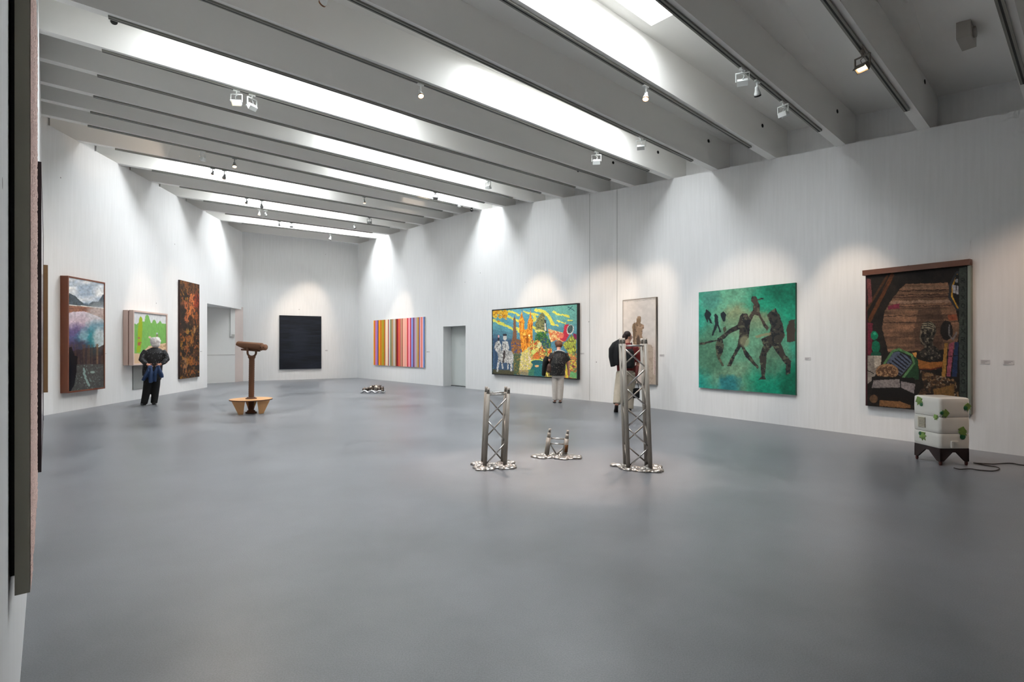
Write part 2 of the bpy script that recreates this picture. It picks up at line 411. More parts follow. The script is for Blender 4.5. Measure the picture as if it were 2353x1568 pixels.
for k in range(NB):
    L, R = BE[k]; d = (R - L).normalized(); n = beam_perp(k) * (BW if k else 0.12)
    a, b = L - d * EXT, R + d * EXT
    z = V(0, 0, BH)
    mb = MB(); mb.hexa([a, b, b + n, a + n, a + z, b + z, b + z + n, a + z + n])
    o = mb.build('beam', BEAM, ceiling)
    # lighting track let under the far half of the soffit
    if k >= 1:
        ln = (R - L).length; ta, tb = 0.75 / ln, 1 - 0.75 / ln
        p, q = lerp(L, R, ta) + beam_perp(k) * 0.065, lerp(L, R, tb) + beam_perp(k) * 0.065
        wv = beam_perp(k) * 0.07; dz = V(0, 0, -0.028)
        mb = MB(); mb.hexa([p + dz, q + dz, q + wv + dz, p + wv + dz, p, q, q + wv, p + wv])
        t_ = mb.build('lighting_track', TRACKM); t_.parent = o
        mb = MB(); wv2 = wv * 0.3; s_ = wv * 0.35; e2 = V(0, 0, -0.0285); e1 = V(0, 0, -0.027)
        mb.hexa([p + s_ + e2, q + s_ + e2, q + s_ + wv2 + e2, p + s_ + wv2 + e2, p + s_ + e1, q + s_ + e1, q + s_ + wv2 + e1, p + s_ + wv2 + e1])
        mb.build('track_slot', mat('dark_track_slot', (0.12, 0.12, 0.12), 0.7), o)
# small dark service holes bored through the beam faces near the walls
def face_pt(k, x, y):
    L, R = BE[k]; n = beam_perp(k); r_ = ray(x, y); o_ = V(0, 0, EYE)
    t = (L - o_).dot(n) / r_.dot(n); return o_ + r_ * t
for k, x, y, r_ in ((12, 1409, 374, .035), (13, 1512, 350, .035), (14, 1628, 324, .035), (15, 1752, 289, .035), (16, 1924, 256, .035), (17, 2125, 188, .035), (11, 262, 50, .05), (11, 1328, 393, .03)):
    p = face_pt(k, x, y); n = beam_perp(k)
    mb = MB(); mb.tube([p - n * 0.003, p + n * 0.02], r_, 16); o = mb.build('service_hole', DARK, ceiling)
# ------------------------------------------------------------------ artworks on the walls
def vnoise(x, y, seed=0):
    xi = np.floor(x).astype(np.int64); yi = np.floor(y).astype(np.int64); fx = x - xi; fy = y - yi
    fx = fx * fx * (3 - 2 * fx); fy = fy * fy * (3 - 2 * fy)
    def h(a, b):
        n = (a * 374761393 + b * 668265263 + seed * 1442695041) & 0xFFFFFFFF
        n = ((n ^ (n >> 13)) * 1274126177) & 0xFFFFFFFF
        return ((n ^ (n >> 16)) & 0xFFFF) / 65535.0
    return (h(xi, yi) * (1 - fx) + h(xi + 1, yi) * fx) * (1 - fy) + (h(xi, yi + 1) * (1 - fx) + h(xi + 1, yi + 1) * fx) * fy
def fbm(x, y, seed=0, o=4):
    s = 0; a = 0.5; t = 0
    for i in range(o):
        s = s + a * vnoise(x * 2 ** i, y * 2 ** i, seed + i * 17); t += a; a *= 0.5
    return s / t
class Canvas:
    """flat picture evaluated at the points of a fine grid; coordinates are read off a zoomed view of the picture"""
    def __init__(s, quad, nu, nv, off, scale):
        (x0, y0), (x1, y1), (x2, y2), (x3, y3) = quad            # TL TR BR BL
        A = []; b = []
        for (u, v), (x, y) in zip(((0, 0), (1, 0), (1, 1), (0, 1)), quad):
            A.append([u, v, 1, 0, 0, 0, -u * x, -v * x]); b.append(x)
            A.append([0, 0, 0, u, v, 1, -u * y, -v * y]); b.append(y)
        h = np.linalg.solve(np.array(A, float), np.array(b, float))
        u, v = np.meshgrid(np.linspace(0, 1, nu + 1), np.linspace(0, 1, nv + 1)); s.u, s.v = u.ravel(), v.ravel()
        d = h[6] * s.u + h[7] * s.v + 1
        s.x = ((h[0] * s.u + h[1] * s.v + h[2]) / d - off[0]) * scale
        s.y = ((h[3] * s.u + h[4] * s.v + h[5]) / d - off[1]) * scale
        s.nu, s.nv = nu, nv; s.c = np.ones((len(s.u), 3)) * 0.5
        s.wx = (fbm(s.x / 30, s.y / 30, 5) - 0.5); s.wy = (fbm(s.x / 30, s.y / 30, 9) - 0.5)
    def put(s, m, colr, a=1.0):
        c = np.array(colr, float); c = c / 255 if c.max() > 1.01 else c
        m = (m * a)[:, None] if m.dtype != bool else (m.astype(float) * a)[:, None]
        s.c = s.c * (1 - m) + c * m
    def fill(s, colr): s.put(np.ones(len(s.u)), colr)
    def grad(s, c0, c1, f): s.c = (np.array(c0) / 255)[None] * (1 - f)[:, None] + (np.array(c1) / 255)[None] * f[:, None]
    def poly(s, pts, colr, a=1.0, j=0.0):
        X, Y = s.x + s.wx * j, s.y + s.wy * j
        ins = np.zeros(len(X), bool); n = len(pts)
        for i in range(n):
            xa, ya = pts[i]; xb, yb = pts[(i + 1) % n]
            if ya == yb: continue
            cr = ((ya > Y) != (yb > Y)) & (X < (xb - xa) * (Y - ya) / (yb - ya) + xa)
            ins ^= cr
        s.put(ins, colr, a); return ins
    def ell(s, cx, cy, rx, ry, colr, a=1.0, rot=0.0, j=0.0, soft=0.0):
        X, Y = s.x + s.wx * j - cx, s.y + s.wy * j - cy; c_, s_ = math.cos(rot), math.sin(rot)
        r = np.sqrt(((X * c_ + Y * s_) / rx) ** 2 + ((-X * s_ + Y * c_) / ry) ** 2)
        m = np.clip((1 + soft - r) / max(soft, 1e-6), 0, 1) if soft else (r < 1)
        s.put(m, colr, a)
    def line(s, pts, w, colr, a=1.0, j=0.0):
        X, Y = s.x + s.wx * j, s.y + s.wy * j; dm = np.full(len(X), 1e9)
        for (xa, ya), (xb, yb) in zip(pts, pts[1:]):
            dx, dy = xb - xa, yb - ya; t = np.clip(((X - xa) * dx + (Y - ya) * dy) / (dx * dx + dy * dy + 1e-9), 0, 1)
            dm = np.minimum(dm, np.hypot(X - xa - t * dx, Y - ya - t * dy))
        s.put(dm < w / 2, colr, a)
    def spots(s, colr, sc_, thr, seed, a=1.0, mask=None, st=(1, 1)):
        m = fbm(s.x / sc_ / st[0], s.y / sc_ / st[1], seed, 3) > thr
        if mask is not None: m = m & mask
        s.put(m, colr, a)
    def shade(s, amt, sc_, seed, st=(1, 1)):
        s.c = np.clip(s.c * (1 + amt * (fbm(s.x / sc_ / st[0], s.y / sc_ / st[1], seed) * 2 - 1))[:, None], 0, 1)
    def inside(s, pts):
        keep = s.c.copy(); m = s.poly(pts, (1, 1, 1), 0); s.c = keep; return m

def picture_material(name, rough=0.6):
    m = bpy.data.materials.new(name); m.use_nodes = True; nt = m.node_tree; b = nt.nodes['Principled BSDF']
    at = nt.nodes.new('ShaderNodeAttribute'); at.attribute_name = 'paint'
    nt.links.new(at.outputs['Color'], b.inputs['Base Color']); b.inputs['Roughness'].default_value = rough; b.inputs['Specular IOR Level'].default_value = 0.22
    n = nt.nodes.new('ShaderNodeTexNoise'); n.inputs['Scale'].default_value = 60
    bp = nt.nodes.new('ShaderNodeBump'); bp.inputs['Strength'].default_value = 0.15; bp.inputs['Distance'].default_value = 0.004
    nt.links.new(n.outputs['Fac'], bp.inputs['Height']); nt.links.new(bp.outputs[0], b.inputs['Normal'])
    return m

class Hang:
    """a picture's place on a wall: measured front corners -> rectangle on the wall"""
    def __init__(s, a, b, xl, xr, tops, bots, front):
        e = (b - a).normalized(); n = V(e.y, -e.x, 0)             # n points into the room
        s.e, s.n = e, n; o = V(0, 0, EYE)
        def hit(x, y):
            r_ = ray(x, y); t = (a + n * front - o).dot(n) / r_.dot(n); return o + r_ * t
        tl, tr, bl, br = hit(xl, tops[0]), hit(xr, tops[1]), hit(xl, bots[0]), hit(xr, bots[1])
        s.z1 = (tl.z + tr.z) / 2; s.z0 = (bl.z + br.z) / 2; s.front = front
        s.w = (tr - tl).dot(e); s.h = s.z1 - s.z0
        p = V(tl.x, tl.y, 0) - n * front
        s.base = V(p.x, p.y, s.z0)                                # bottom-left on the wall plane
        s.M = Matrix(((e.x, n.x, 0, s.base.x), (e.y, n.y, 0, s.base.y), (0, 0, 1, s.base.z), (0, 0, 0, 1)))
    def P(s, u, d, z): return s.base + s.e * u + s.n * d + V(0, 0, z)
    def quad(s, d=None, inset=0.0):
        d = s.front if d is None else d
        return [proj(s.P(u, d, z)) for u, z in ((inset, s.h - inset), (s.w - inset, s.h - inset), (s.w - inset, inset), (inset, inset))]
    def empty(s, name, label, cat, group=None):
        o = empty(name, (0, 0, 0)); o.matrix_world = s.M; return tag(o, label, cat, group)
    def box(s, parent, name, u0, u1, d0, d1, z0, z1, m):
        mb = MB(); mb.box(((u0 + u1) / 2, (d0 + d1) / 2, (z0 + z1) / 2), (u1 - u0, d1 - d0, z1 - z0)); return mb.build(name, m, parent)
    def canvas(s, parent, cv, d, inset, m, name='canvas'):
        nu, nv = cv.nu, cv.nv
        u = inset + cv.u * (s.w - 2 * inset); z = s.h - inset - cv.v * (s.h - 2 * inset)
        co = np.stack([u, np.full_like(u, d), z], 1)
        i = np.arange(nv)[:, None] * (nu + 1) + np.arange(nu)[None]
        q = np.stack([i, i + nu + 1, i + nu + 2, i + 1], -1).reshape(-1, 4)
        me = bpy.data.meshes.new(name); nf = len(q)
        me.vertices.add(len(co)); me.vertices.foreach_set('co', co.ravel().astype(np.float32))
        me.loops.add(nf * 4); me.loops.foreach_set('vertex_index', q.ravel().astype(np.int32))
        me.polygons.add(nf); me.polygons.foreach_set('loop_start', np.arange(0, nf * 4, 4, dtype=np.int32))
        me.update(calc_edges=True); me.validate()
        at = me.attributes.new('paint', 'FLOAT_COLOR', 'POINT')
        c = np.clip(cv.c, 0, 1); c = np.where(c <= 0.04045, c / 12.92, ((c + 0.055) / 1.055) ** 2.4)
        at.data.foreach_set('color', np.concatenate([c, np.ones((len(c), 1))], 1).ravel().astype(np.float32))
        me.polygons.foreach_set('use_smooth', [True] * nf)
        # the sheet faces the room: +d is into the room
        return link(name, me, m, parent)
    def frame(s, parent, m, wd, d0, d1, name='frame_bar'):
        s.box(parent, name, 0, wd, d0, d1, 0, s.h, m); s.box(parent, name, s.w - wd, s.w, d0, d1, 0, s.h, m)
        s.box(parent, name, wd, s.w - wd, d0, d1, 0, wd, m); s.box(parent, name, wd, s.w - wd, d0, d1, s.h - wd, s.h, m)
PAINT = picture_material('brushed_paint', 0.7); PHOTO = picture_material('photo_print', 0.25)
EDGEW = mat('raw_canvas_edge', (0.80, 0.78, 0.74), 0.8)
BLACKF = mat('black_frame_lacquer', (0.03, 0.03, 0.035), 0.35)
def on_right(xl, xr, tops, bots, front):
    i, _ = seg_of_right((xl + xr) / 2); return Hang(RW[i][0], RW[i + 1][0], xl, xr, tops, bots, front)

# --- navy monochrome on the back wall
H = Hang(Bl, Ar, 642, 738.4, (724.2, 727.7), (850, 847), 0.05)
e = H.empty('monochrome_painting', 'dark navy monochrome painting alone on the back wall', 'painting')
cv = Canvas(H.quad(), 90, 110, (380, 500), 3.136); cv.fill((24, 28, 36)); cv.shade(0.35, 60, 3, (3, 0.25)); cv.shade(0.25, 12, 8, (4, 0.4))
cv.ell(970, 870, 40, 60, (44, 50, 62), 0.35, soft=1.2)
H.canvas(e, cv, 0.05, 0, PAINT); H.box(e, 'stretcher', 0, H.w, 0.004, 0.048, 0, H.h, mat('navy_canvas_edge', (0.10, 0.11, 0.13), 0.7))

# --- stripes
H = on_right(858.3, 975.7, (737, 728.3), (839, 845.4), 0.05)
e = H.empty('stripe_painting', 'unframed painting of multicoloured vertical stripes beside the narrow doorway', 'painting')
cv = Canvas(H.quad(), 260, 24, (850, 715), 11.2)
ST = [(80, 238, 190, 80), (100, 240, 150, 20), (118, 190, 90, 10), (135, 225, 120, 140), (152, 190, 140, 190), (170, 150, 110, 170), (205, 80, 50, 50), (225, 250, 160, 10), (258, 190, 90, 15),
      (275, 200, 130, 40), (300, 175, 120, 20), (318, 150, 140, 30), (330, 185, 175, 60), (345, 110, 120, 10), (360, 190, 110, 30), (388, 140, 60, 40), (400, 250, 235, 215), (420, 225, 200, 165), (440, 250, 235, 205), (462, 160, 50, 35),
      (486, 195, 195, 200), (518, 110, 130, 90), (540, 140, 125, 90), (575, 190, 145, 100), (592, 110, 85, 60), (605, 200, 190, 185), (635, 165, 150, 130), (660, 140, 90, 40), (675, 100, 20, 10), (705, 160, 35, 50), (738, 225, 120, 80), (752, 205, 80, 45), (780, 170, 110, 110),
      (803, 200, 150, 110), (822, 130, 70, 60), (845, 235, 165, 145), (880, 222, 165, 150), (945, 240, 140, 120), (960, 175, 35, 50), (985, 240, 150, 165), (1018, 245, 190, 190), (1032, 170, 30, 50), (1055, 150, 130, 190), (1075, 130, 150, 210), (1112, 110, 45, 60), (1135, 160, 110, 150),
      (1158, 190, 160, 180), (1190, 180, 175, 150), (1215, 175, 150, 100), (1232, 230, 160, 60), (1252, 120, 60, 40), (1268, 140, 125, 180), (1292, 235, 170, 160), (1318, 225, 110, 95), (1340, 245, 170, 160), (1365, 170, 180, 220), (1382, 80, 115, 180), (1400, 50, 95, 150)]
xs = np.array([s_[0] for s_ in ST]); idx = np.clip(np.searchsorted(xs, cv.x, side='right') - 1, 0, len(ST) - 1)
cv.c = np.array([s_[1:] for s_ in ST])[idx] / 255.0
H.canvas(e, cv, 0.05, 0, PAINT); H.box(e, 'stretcher', 0, H.w, 0.004, 0.048, 0, H.h, EDGEW)

# --- big figurative picture with towers
H = on_right(1130.4, 1327.5, (712, 697), (860.2, 873.6), 0.10)
e = H.empty('tower_painting', 'large bright painting with orange spired towers and a rider, in a thin black frame', 'painting')
cv = Canvas(H.quad(), 230, 180, (1120, 680), 7.467)
cv.grad((104, 165, 160), (80, 130, 150), np.clip((cv.y - 150) / 700, 0, 1)); cv.shade(0.14, 70, 1)
cv.ell(1450, 250, 260, 160, (110, 170, 150), 0.6, soft=0.8); cv.ell(640, 380, 300, 160, (85, 150, 175), 0.6, soft=0.8)
YEL = (228, 216, 84)
for pts, w_ in (([(100, 420), (220, 470), (330, 520), (430, 570)], 46), ([(360, 250), (460, 280), (540, 330)], 34), ([(340, 340), (430, 390), (540, 430)], 36), ([(500, 560), (560, 610)], 60),
                ([(620, 265), (720, 290), (860, 320)], 34), ([(780, 320), (830, 380), (800, 420)], 50), ([(830, 240), (980, 260), (1040, 330), (1080, 400), (1120, 470)], 54), ([(1100, 480), (1220, 510)], 26),
                ([(1130, 265), (1220, 310), (1330, 330), (1400, 350)], 34), ([(1200, 420), (1340, 470)], 22), ([(780, 530), (830, 560)], 40), ([(1380, 410), (1460, 420)], 22)):
    cv.line(pts, w_, YEL, 0.9, j=40)
cv.poly([(78, 640), (250, 700), (420, 720), (440, 1360), (78, 1350)], (58, 78, 104), 0.9, j=60)
cv.poly([(78, 560), (260, 600), (420, 640), (420, 760), (78, 740)], (80, 120, 135), 0.6, j=60)
cv.poly([(78, 1270), (440, 1290), (440, 1370), (78, 1350)], (80, 74, 50), 0.9, j=30)
# yellow tree top left
for i, (x, y, r_) in enumerate(((110, 290, 50), (170, 270, 50), (230, 280, 50), (300, 280, 55), (280, 340, 45), (120, 350, 40), (200, 350, 38), (190, 430, 22), (310, 390, 20))):
    cv.ell(x, y, r_, r_ * 0.8, [(222, 170, 40), (205, 140, 35), (232, 190, 60)][i % 3], 0.95, j=50)
cv.spots((150, 95, 25), 18, 0.62, 31, 0.7, (cv.x < 360) & (cv.y < 400) & (cv.c[:, 2] < 0.35))
# dark leaning tower, orange twin towers
cv.poly([(455, 320), (480, 400), (500, 740), (560, 760), (590, 880), (560, 1000), (410, 980), (400, 800), (430, 700), (440, 400)], (118, 84, 62), 1, j=16)
cv.spots((170, 110, 40), 22, 0.56, 77, 0.8, cv.inside([(400, 780), (590, 780), (590, 1000), (400, 1000)])); cv.spots((60, 70, 120), 26, 0.62, 78, 0.9, cv.inside([(400, 780), (590, 780), (590, 1000), (400, 1000)]))
cv.poly([(440, 990), (560, 1000), (560, 1370), (440, 1360)], (78, 92, 66), 1, j=30); cv.spots((150, 120, 60), 30, 0.58, 79, 0.7, cv.inside([(440, 990), (560, 1000), (560, 1370), (440, 1360)]))
OR = (218, 132, 38)
tower = [(585, 230), (600, 340), (632, 420), (625, 560), (650, 580), (680, 560), (690, 430), (715, 370), (738, 230), (755, 360), (780, 420), (770, 560), (775, 900), (740, 1010), (590, 1010), (560, 760), (540, 560), (535, 420), (565, 340)]
tm = cv.poly(tower, OR, 1, j=10)
cv.spots((242, 178, 66), 20, 0.55, 11, 0.85, tm, (0.6, 2)); cv.spots((150, 82, 22), 16, 0.60, 12, 0.85, tm, (0.6, 2)); cv.line([(585, 170), (585, 260)], 6, (150, 90, 40)); cv.line([(738, 150), (738, 250)], 6, (150, 90, 40))
cv.poly([(600, 680), (770, 680), (770, 700), (600, 700)], (170, 95, 25)); cv.ell(680, 760, 22, 60, (140, 76, 20)); cv.ell(630, 660, 24, 20, (240, 190, 90)); cv.ell(715, 680, 18, 18, (245, 220, 150))
for x in (570, 612, 715, 760): cv.line([(x, 480), (x, 560)], 8, (160, 90, 30))
# pale yellow meadow with figures
mm = cv.poly([(570, 990), (700, 880), (770, 900), (770, 1200), (740, 1320), (540, 1310), (560, 1130)], (204, 190, 120), 1, j=40)
cv.spots((232, 214, 90), 22, 0.55, 21, 0.9, mm); cv.spots((160, 150, 120), 16, 0.62, 22, 0.8, mm); cv.spots((225, 205, 195), 18, 0.64, 23, 0.9, mm); cv.poly([(540, 1280), (720, 1290), (700, 1380), (540, 1370)], (150, 128, 90), 0.8, j=30)
# stone column and green dome
km = cv.poly([(940, 265), (985, 330), (975, 600), (830, 580), (820, 470), (860, 380), (900, 310)], (112, 116, 76), 1, j=24); cv.spots((160, 150, 96), 20, 0.56, 41, 0.8, km); cv.spots((66, 72, 60), 16, 0.6, 42, 0.8, km)
cv.poly([(975, 400), (1005, 410), (1030, 640), (1000, 640)], (62, 66, 66)); cv.poly([(980, 470), (1000, 470), (1010, 600), (985, 600)], (214, 208, 190))
cv.ell(905, 615, 95, 40, (214, 206, 120), 1, rot=0.2)
cv.ell(925, 740, 105, 130, (38, 96, 46), 1, j=20); cv.ell(1000, 830, 95, 100, (40, 84, 80), 1, j=24); dm_ = cv.inside([(820, 610), (1060, 620), (1090, 920), (880, 920), (820, 780)])
cv.spots((86, 140, 60), 26, 0.58, 51, 0.85, dm_); cv.spots((150, 120, 50), 16, 0.66, 52, 0.9, dm_); cv.spots((60, 70, 120), 20, 0.68, 53, 0.9, dm_)
cv.ell(1095, 655, 55, 45, (96, 146, 190), 1, j=16)
# crowd of colours right of the dome
xm = cv.inside([(1040, 560), (1330, 640), (1310, 800), (1180, 760), (1090, 800), (1060, 700)])
cv.put(xm, (214, 176, 120)); cv.spots((205, 110, 60), 22, 0.55, 61, 0.9, xm); cv.spots((235, 224, 150), 18, 0.6, 62, 0.9, xm); cv.spots((190, 60, 60), 16, 0.66, 63, 0.9, xm)
ym = cv.inside([(740, 760), (900, 770), (960, 920), (1110, 900), (1110, 1050), (930, 1100), (740, 1100), (720, 950)])
cv.put(ym, (186, 128, 66)); cv.spots((224, 205, 110), 24, 0.52, 64, 0.95, ym); cv.spots((190, 62, 36), 22, 0.60, 65, 0.95, ym); cv.spots((96, 140, 80), 26, 0.62, 66, 0.9, ym); cv.spots((40, 40, 40), 14, 0.70, 67, 0.95, ym)
cv.ell(790, 970, 38, 45, (206, 214, 120)); cv.ell(890, 850, 36, 55, (206, 206, 150), rot=0.4); cv.ell(840, 1050, 60, 60, (204, 110, 50), 0.9, j=20)
# red figure and one with a mirror on the right
cv.poly([(1330, 490), (1400, 480), (1420, 640), (1340, 790), (1240, 740), (1300, 640)], (182, 46, 66), 1, j=20); cv.ell(1270, 680, 45, 50, (208, 110, 90), 1, j=20)
cv.ell(1425, 575, 58, 88, (226, 224, 214), rot=0.25); cv.ell(1425, 570, 47, 76, (66, 84, 82), rot=0.25); cv.spots((120, 130, 130), 14, 0.62, 71, 0.7, cv.inside([(1370, 500), (1470, 500), (1470, 640), (1380, 640)]))
gm = cv.poly([(1440, 650), (1470, 700), (1530, 740), (1530, 1000), (1400, 990), (1290, 850), (1380, 760), (1430, 700)], (150, 160, 70), 1, j=20)
cv.spots((210, 210, 80), 20, 0.56, 81, 0.9, gm, (0.7, 1.8)); cv.spots((90, 80, 60), 18, 0.60, 82, 0.9, gm, (0.7, 1.8)); cv.poly([(1480, 640), (1535, 660), (1535, 760), (1480, 700)], (140, 46, 80))
om = cv.inside([(1380, 980), (1540, 990), (1540, 1440), (1330, 1430), (1340, 1250)])
cv.put(om, (196, 126, 76)); cv.spots((216, 200, 80), 26, 0.56, 83, 0.9, om); cv.spots((120, 60, 70), 20, 0.64, 84, 0.9, om); cv.spots((96, 150, 96), 30, 0.64, 85, 0.9, om); cv.poly([(1430, 1320), (1540, 1340), (1540, 1430), (1400, 1420)], (100, 170, 110), 0.9, j=20)
cv.line([(1350, 1100), (1370, 1420)], 16, (224, 206, 60), j=10)
# green figure with a hat, bottom centre
cv.ell(850, 1140, 120, 46, (204, 214, 96)); cv.ell(852, 1150, 108, 42, (42, 92, 100)); cv.poly([(780, 1180), (930, 1180), (1000, 1400), (710, 1380), (740, 1260)], (38, 104, 106), 1, j=20); cv.ell(845, 1215, 36, 20, (222, 170, 110)); cv.poly([(700, 1280), (800, 1260), (790, 1390), (700, 1380)], (70, 120, 90), 0.8, j=30)
cv.poly([(960, 1180), (1330, 1180), (1330, 1420), (980, 1400)], (130, 110, 60), 1, j=40); cv.spots((200, 190, 80), 30, 0.55, 91, 0.9, cv.inside([(960, 1180), (1330, 1180), (1330, 1420), (980, 1400)])); cv.line([(990, 1340), (1030, 1360), (1030, 1420)], 14, (220, 210, 100))
# grey rider on a pale horse
G1, G2, G3 = (184, 182, 177), (150, 148, 146), (46, 46, 54)
cv.poly([(130, 800), (190, 760), (230, 850), (230, 960), (160, 980), (105, 910)], G1, 1, j=10)
cv.poly([(170, 960), (330, 930), (420, 960), (445, 1050), (430, 1180), (180, 1130)], (170, 168, 164), 1, j=14)
for a_, b_, w_ in (((190, 1090), (160, 1300), 34), ((230, 1100), (255, 1250), 26), ((410, 1120), (400, 1290), 36), ((350, 1130), (340, 1260), 24)): cv.line([a_, b_], w_, G1)
cv.poly([(250, 780), (340, 780), (370, 900), (330, 960), (250, 960), (240, 870)], (190, 188, 184), 1, j=8); cv.line([(285, 960), (270, 1140)], 36, (70, 62, 60)); cv.line([(290, 1100), (290, 1150)], 22, G1)
cv.ell(292, 720, 32, 48, (200, 197, 190)); cv.ell(292, 668, 36, 18, G3); cv.poly([(265, 650), (320, 650), (325, 690), (260, 690)], G3); cv.line([(300, 800), (300, 880)], 6, G3)
hm = cv.inside([(100, 760), (450, 760), (450, 1310), (130, 1310)]) & (cv.c.std(1) < 0.02) & (cv.c.mean(1) > 0.4); cv.spots(G3, 15, 0.63, 95, 0.75, hm); cv.spots((236, 234, 228), 18, 0.63, 96, 0.7, hm)
cv.line([(180, 680), (180, 760)], 26, (60, 52, 56)); cv.ell(184, 695, 14, 24, (224, 170, 170))
# monogram in the upper right corner
cv.line([(1390, 175), (1495, 245)], 9, (30, 60, 80)); cv.line([(1395, 235), (1465, 165)], 9, (30, 60, 80)); cv.line([(1390, 170), (1390, 195)], 8, (30, 60, 80)); cv.line([(1412, 432), (1475, 434)], 7, (50, 70, 70))
cv.shade(0.22, 9, 99)
H.canvas(e, cv, 0.092, 0.02, PAINT); H.box(e, 'backing', 0.015, H.w - 0.015, 0.01, 0.088, 0.015, H.h - 0.015, EDGEW)
H.frame(e, BLACKF, 0.03, 0.006, 0.10)

# --- pale picture of a torso
H = on_right(1431, 1507.8, (690.3, 682.3), (879, 885), 0.06)
e = H.empty('torso_painting', 'tall pale grey painting of a bronze torso, behind the tallest truss', 'painting')
cv = Canvas(H.quad(), 90, 210, (1420, 670), 6.82); cv.fill((203, 196, 190)); cv.shade(0.06, 60, 1); cv.ell(420, 1250, 260, 300, (190, 170, 160), 0.5, soft=1.0)
cv.line([(80, 155), (330, 150), (600, 110)], 8, (150, 145, 140), 0.6, j=20)
BRZ = (128, 106, 84)
cv.poly([(292, 480), (290, 430), (310, 392), (340, 386), (362, 405), (360, 470), (350, 500), (410, 530), (405, 580), (385, 600), (378, 700), (400, 760), (390, 1000), (250, 1000), (235, 760), (232, 640), (222, 560), (232, 510)], BRZ, 1, j=8)
tm = cv.inside([(222, 380), (410, 380), (410, 1000), (222, 1000)]) & (cv.c.mean(1) < 0.6)
cv.put(tm & (cv.x > 290) & (cv.y > 520), (150, 124, 102), 0.8); cv.spots((178, 150, 128), 40, 0.58, 5, 0.6, tm & (cv.x > 265)); cv.spots((72, 58, 46), 26, 0.66, 6, 0.6, tm); cv.ell(256, 640, 12, 120, (84, 68, 54), 0.6, soft=0.6); cv.ell(318, 780, 22, 70, (60, 48, 40), 0.8, soft=0.5)
cv.poly([(420, 860), (470, 830), (530, 840), (550, 900), (555, 1300), (600, 1320), (600, 1480), (440, 1470), (430, 1100)], (166, 150, 134), 0.9, j=10); cv.spots((140, 124, 112), 22, 0.58, 7, 0.5, (cv.x > 430) & (cv.y > 860) & (cv.x < 550)); cv.line([(560, 860), (570, 1300)], 14, (190, 172, 162), 0.8, j=30)
cv.line([(575, 930), (580, 1300)], 10, (150, 120, 118), 0.6, j=30)
H.canvas(e, cv, 0.06, 0.0, PAINT); H.box(e, 'stretcher', 0, H.w, 0.004, 0.058, 0, H.h, mat('grey_canvas_edge', (0.62, 0.60, 0.57), 0.8))
H.frame(e, mat('thin_taupe_frame', (0.58, 0.54, 0.50), 0.6), 0.018, 0.004, 0.066)

# --- turquoise picture with dark figures
H = on_right(1605.6, 1827.5, (672.2, 649.8), (891.6, 907.4), 0.055)
e = H.empty('turquoise_painting', 'square turquoise painting with dark running figures', 'painting')
cv = Canvas(H.quad(), 220, 250, (1550, 560), 3.92); T = (34, 132, 112); cv.fill(T)
for x, y, rx, ry, c_, a_ in ((280, 1180, 180, 220, (16, 146, 136), .9), (260, 560, 90, 240, (30, 140, 122), .8), (520, 480, 220, 130, (88, 156, 128), .9), (700, 620, 260, 260, (98, 150, 122), .8), (930, 560, 180, 170, (20, 126, 98), .9), (1010, 420, 130, 90, (14, 96, 74), .9), (560, 700, 80, 100, (150, 120, 84), .7), (740, 700, 90, 60, (164, 112, 84), .7),
                             (620, 1000, 300, 260, (96, 140, 112), .8), (560, 1220, 150, 110, (110, 138, 110), .8), (950, 1250, 200, 130, (12, 124, 96), .9), (320, 980, 110, 140, (74, 112, 88), .8), (880, 1050, 110, 110, (84, 112, 90), .7), (1050, 1280, 70, 120, (10, 86, 62), .8), (490, 1270, 70, 60, (28, 108, 116), .8), (330, 500, 60, 60, (60, 118, 110), .6)):
    cv.ell(x, y, rx, ry, c_, a_, soft=0.9, j=60)
cv.shade(0.16, 50, 3); cv.shade(0.18, 14, 4)
K = (52, 48, 44); K2 = (30, 36, 42)
def fig(pts, c_=K, j=12): return cv.poly(pts, c_, 0.96, j=j)
fig([(285, 592), (305, 600), (332, 640), (318, 670), (345, 720), (325, 716), (300, 680), (300, 720), (285, 690), (268, 650)], K2)
fig([(372, 630), (390, 650), (398, 740), (424, 800), (405, 800), (384, 745), (350, 828), (332, 828), (362, 740), (360, 650)], K2)
fig([(440, 608), (468, 640), (455, 700), (440, 705), (425, 680), (412, 650), (420, 630)], K2)
f1 = fig([(590, 650), (612, 628), (655, 632), (665, 660), (690, 690), (680, 740), (668, 850), (640, 880), (625, 930), (680, 1010), (760, 1110), (745, 1128), (640, 1020), (600, 930), (550, 1010), (510, 1105), (470, 1105), (500, 1040), (560, 930), (580, 850), (585, 770), (500, 810), (445, 860), (370, 880), (232, 918), (225, 895), (380, 865), (480, 780), (570, 730)])
f2 = fig([(830, 640), (880, 600), (910, 582), (925, 620), (945, 640), (972, 720), (995, 820), (960, 900), (1000, 1000), (1050, 1060), (1040, 1170), (1000, 1185), (1005, 1090), (930, 1000), (880, 920), (830, 990), (822, 1100), (815, 1190), (822, 1222), (750, 1228), (785, 1195), (775, 1100), (762, 1020), (800, 920), (780, 860), (850, 830), (870, 740), (845, 680)], K)
f3 = fig([(690, 490), (705, 472), (735, 474), (750, 500), (800, 488), (808, 500), (750, 512), (770, 560), (768, 620), (800, 690), (850, 760), (835, 790), (800, 740), (760, 650), (720, 640), (690, 690), (670, 660), (705, 600), (712, 550), (690, 520)], (66, 56, 50))
f4 = fig([(385, 850), (425, 840), (445, 920), (430, 1000), (410, 1030), (445, 1105), (420, 1100), (380, 1010), (368, 930)], (70, 72, 58)); fig([(1030, 700), (1086, 680), (1086, 880), (1015, 890), (1008, 770)], (60, 50, 44)); fig([(435, 760), (460, 745), (470, 780), (445, 810)], (70, 70, 56))
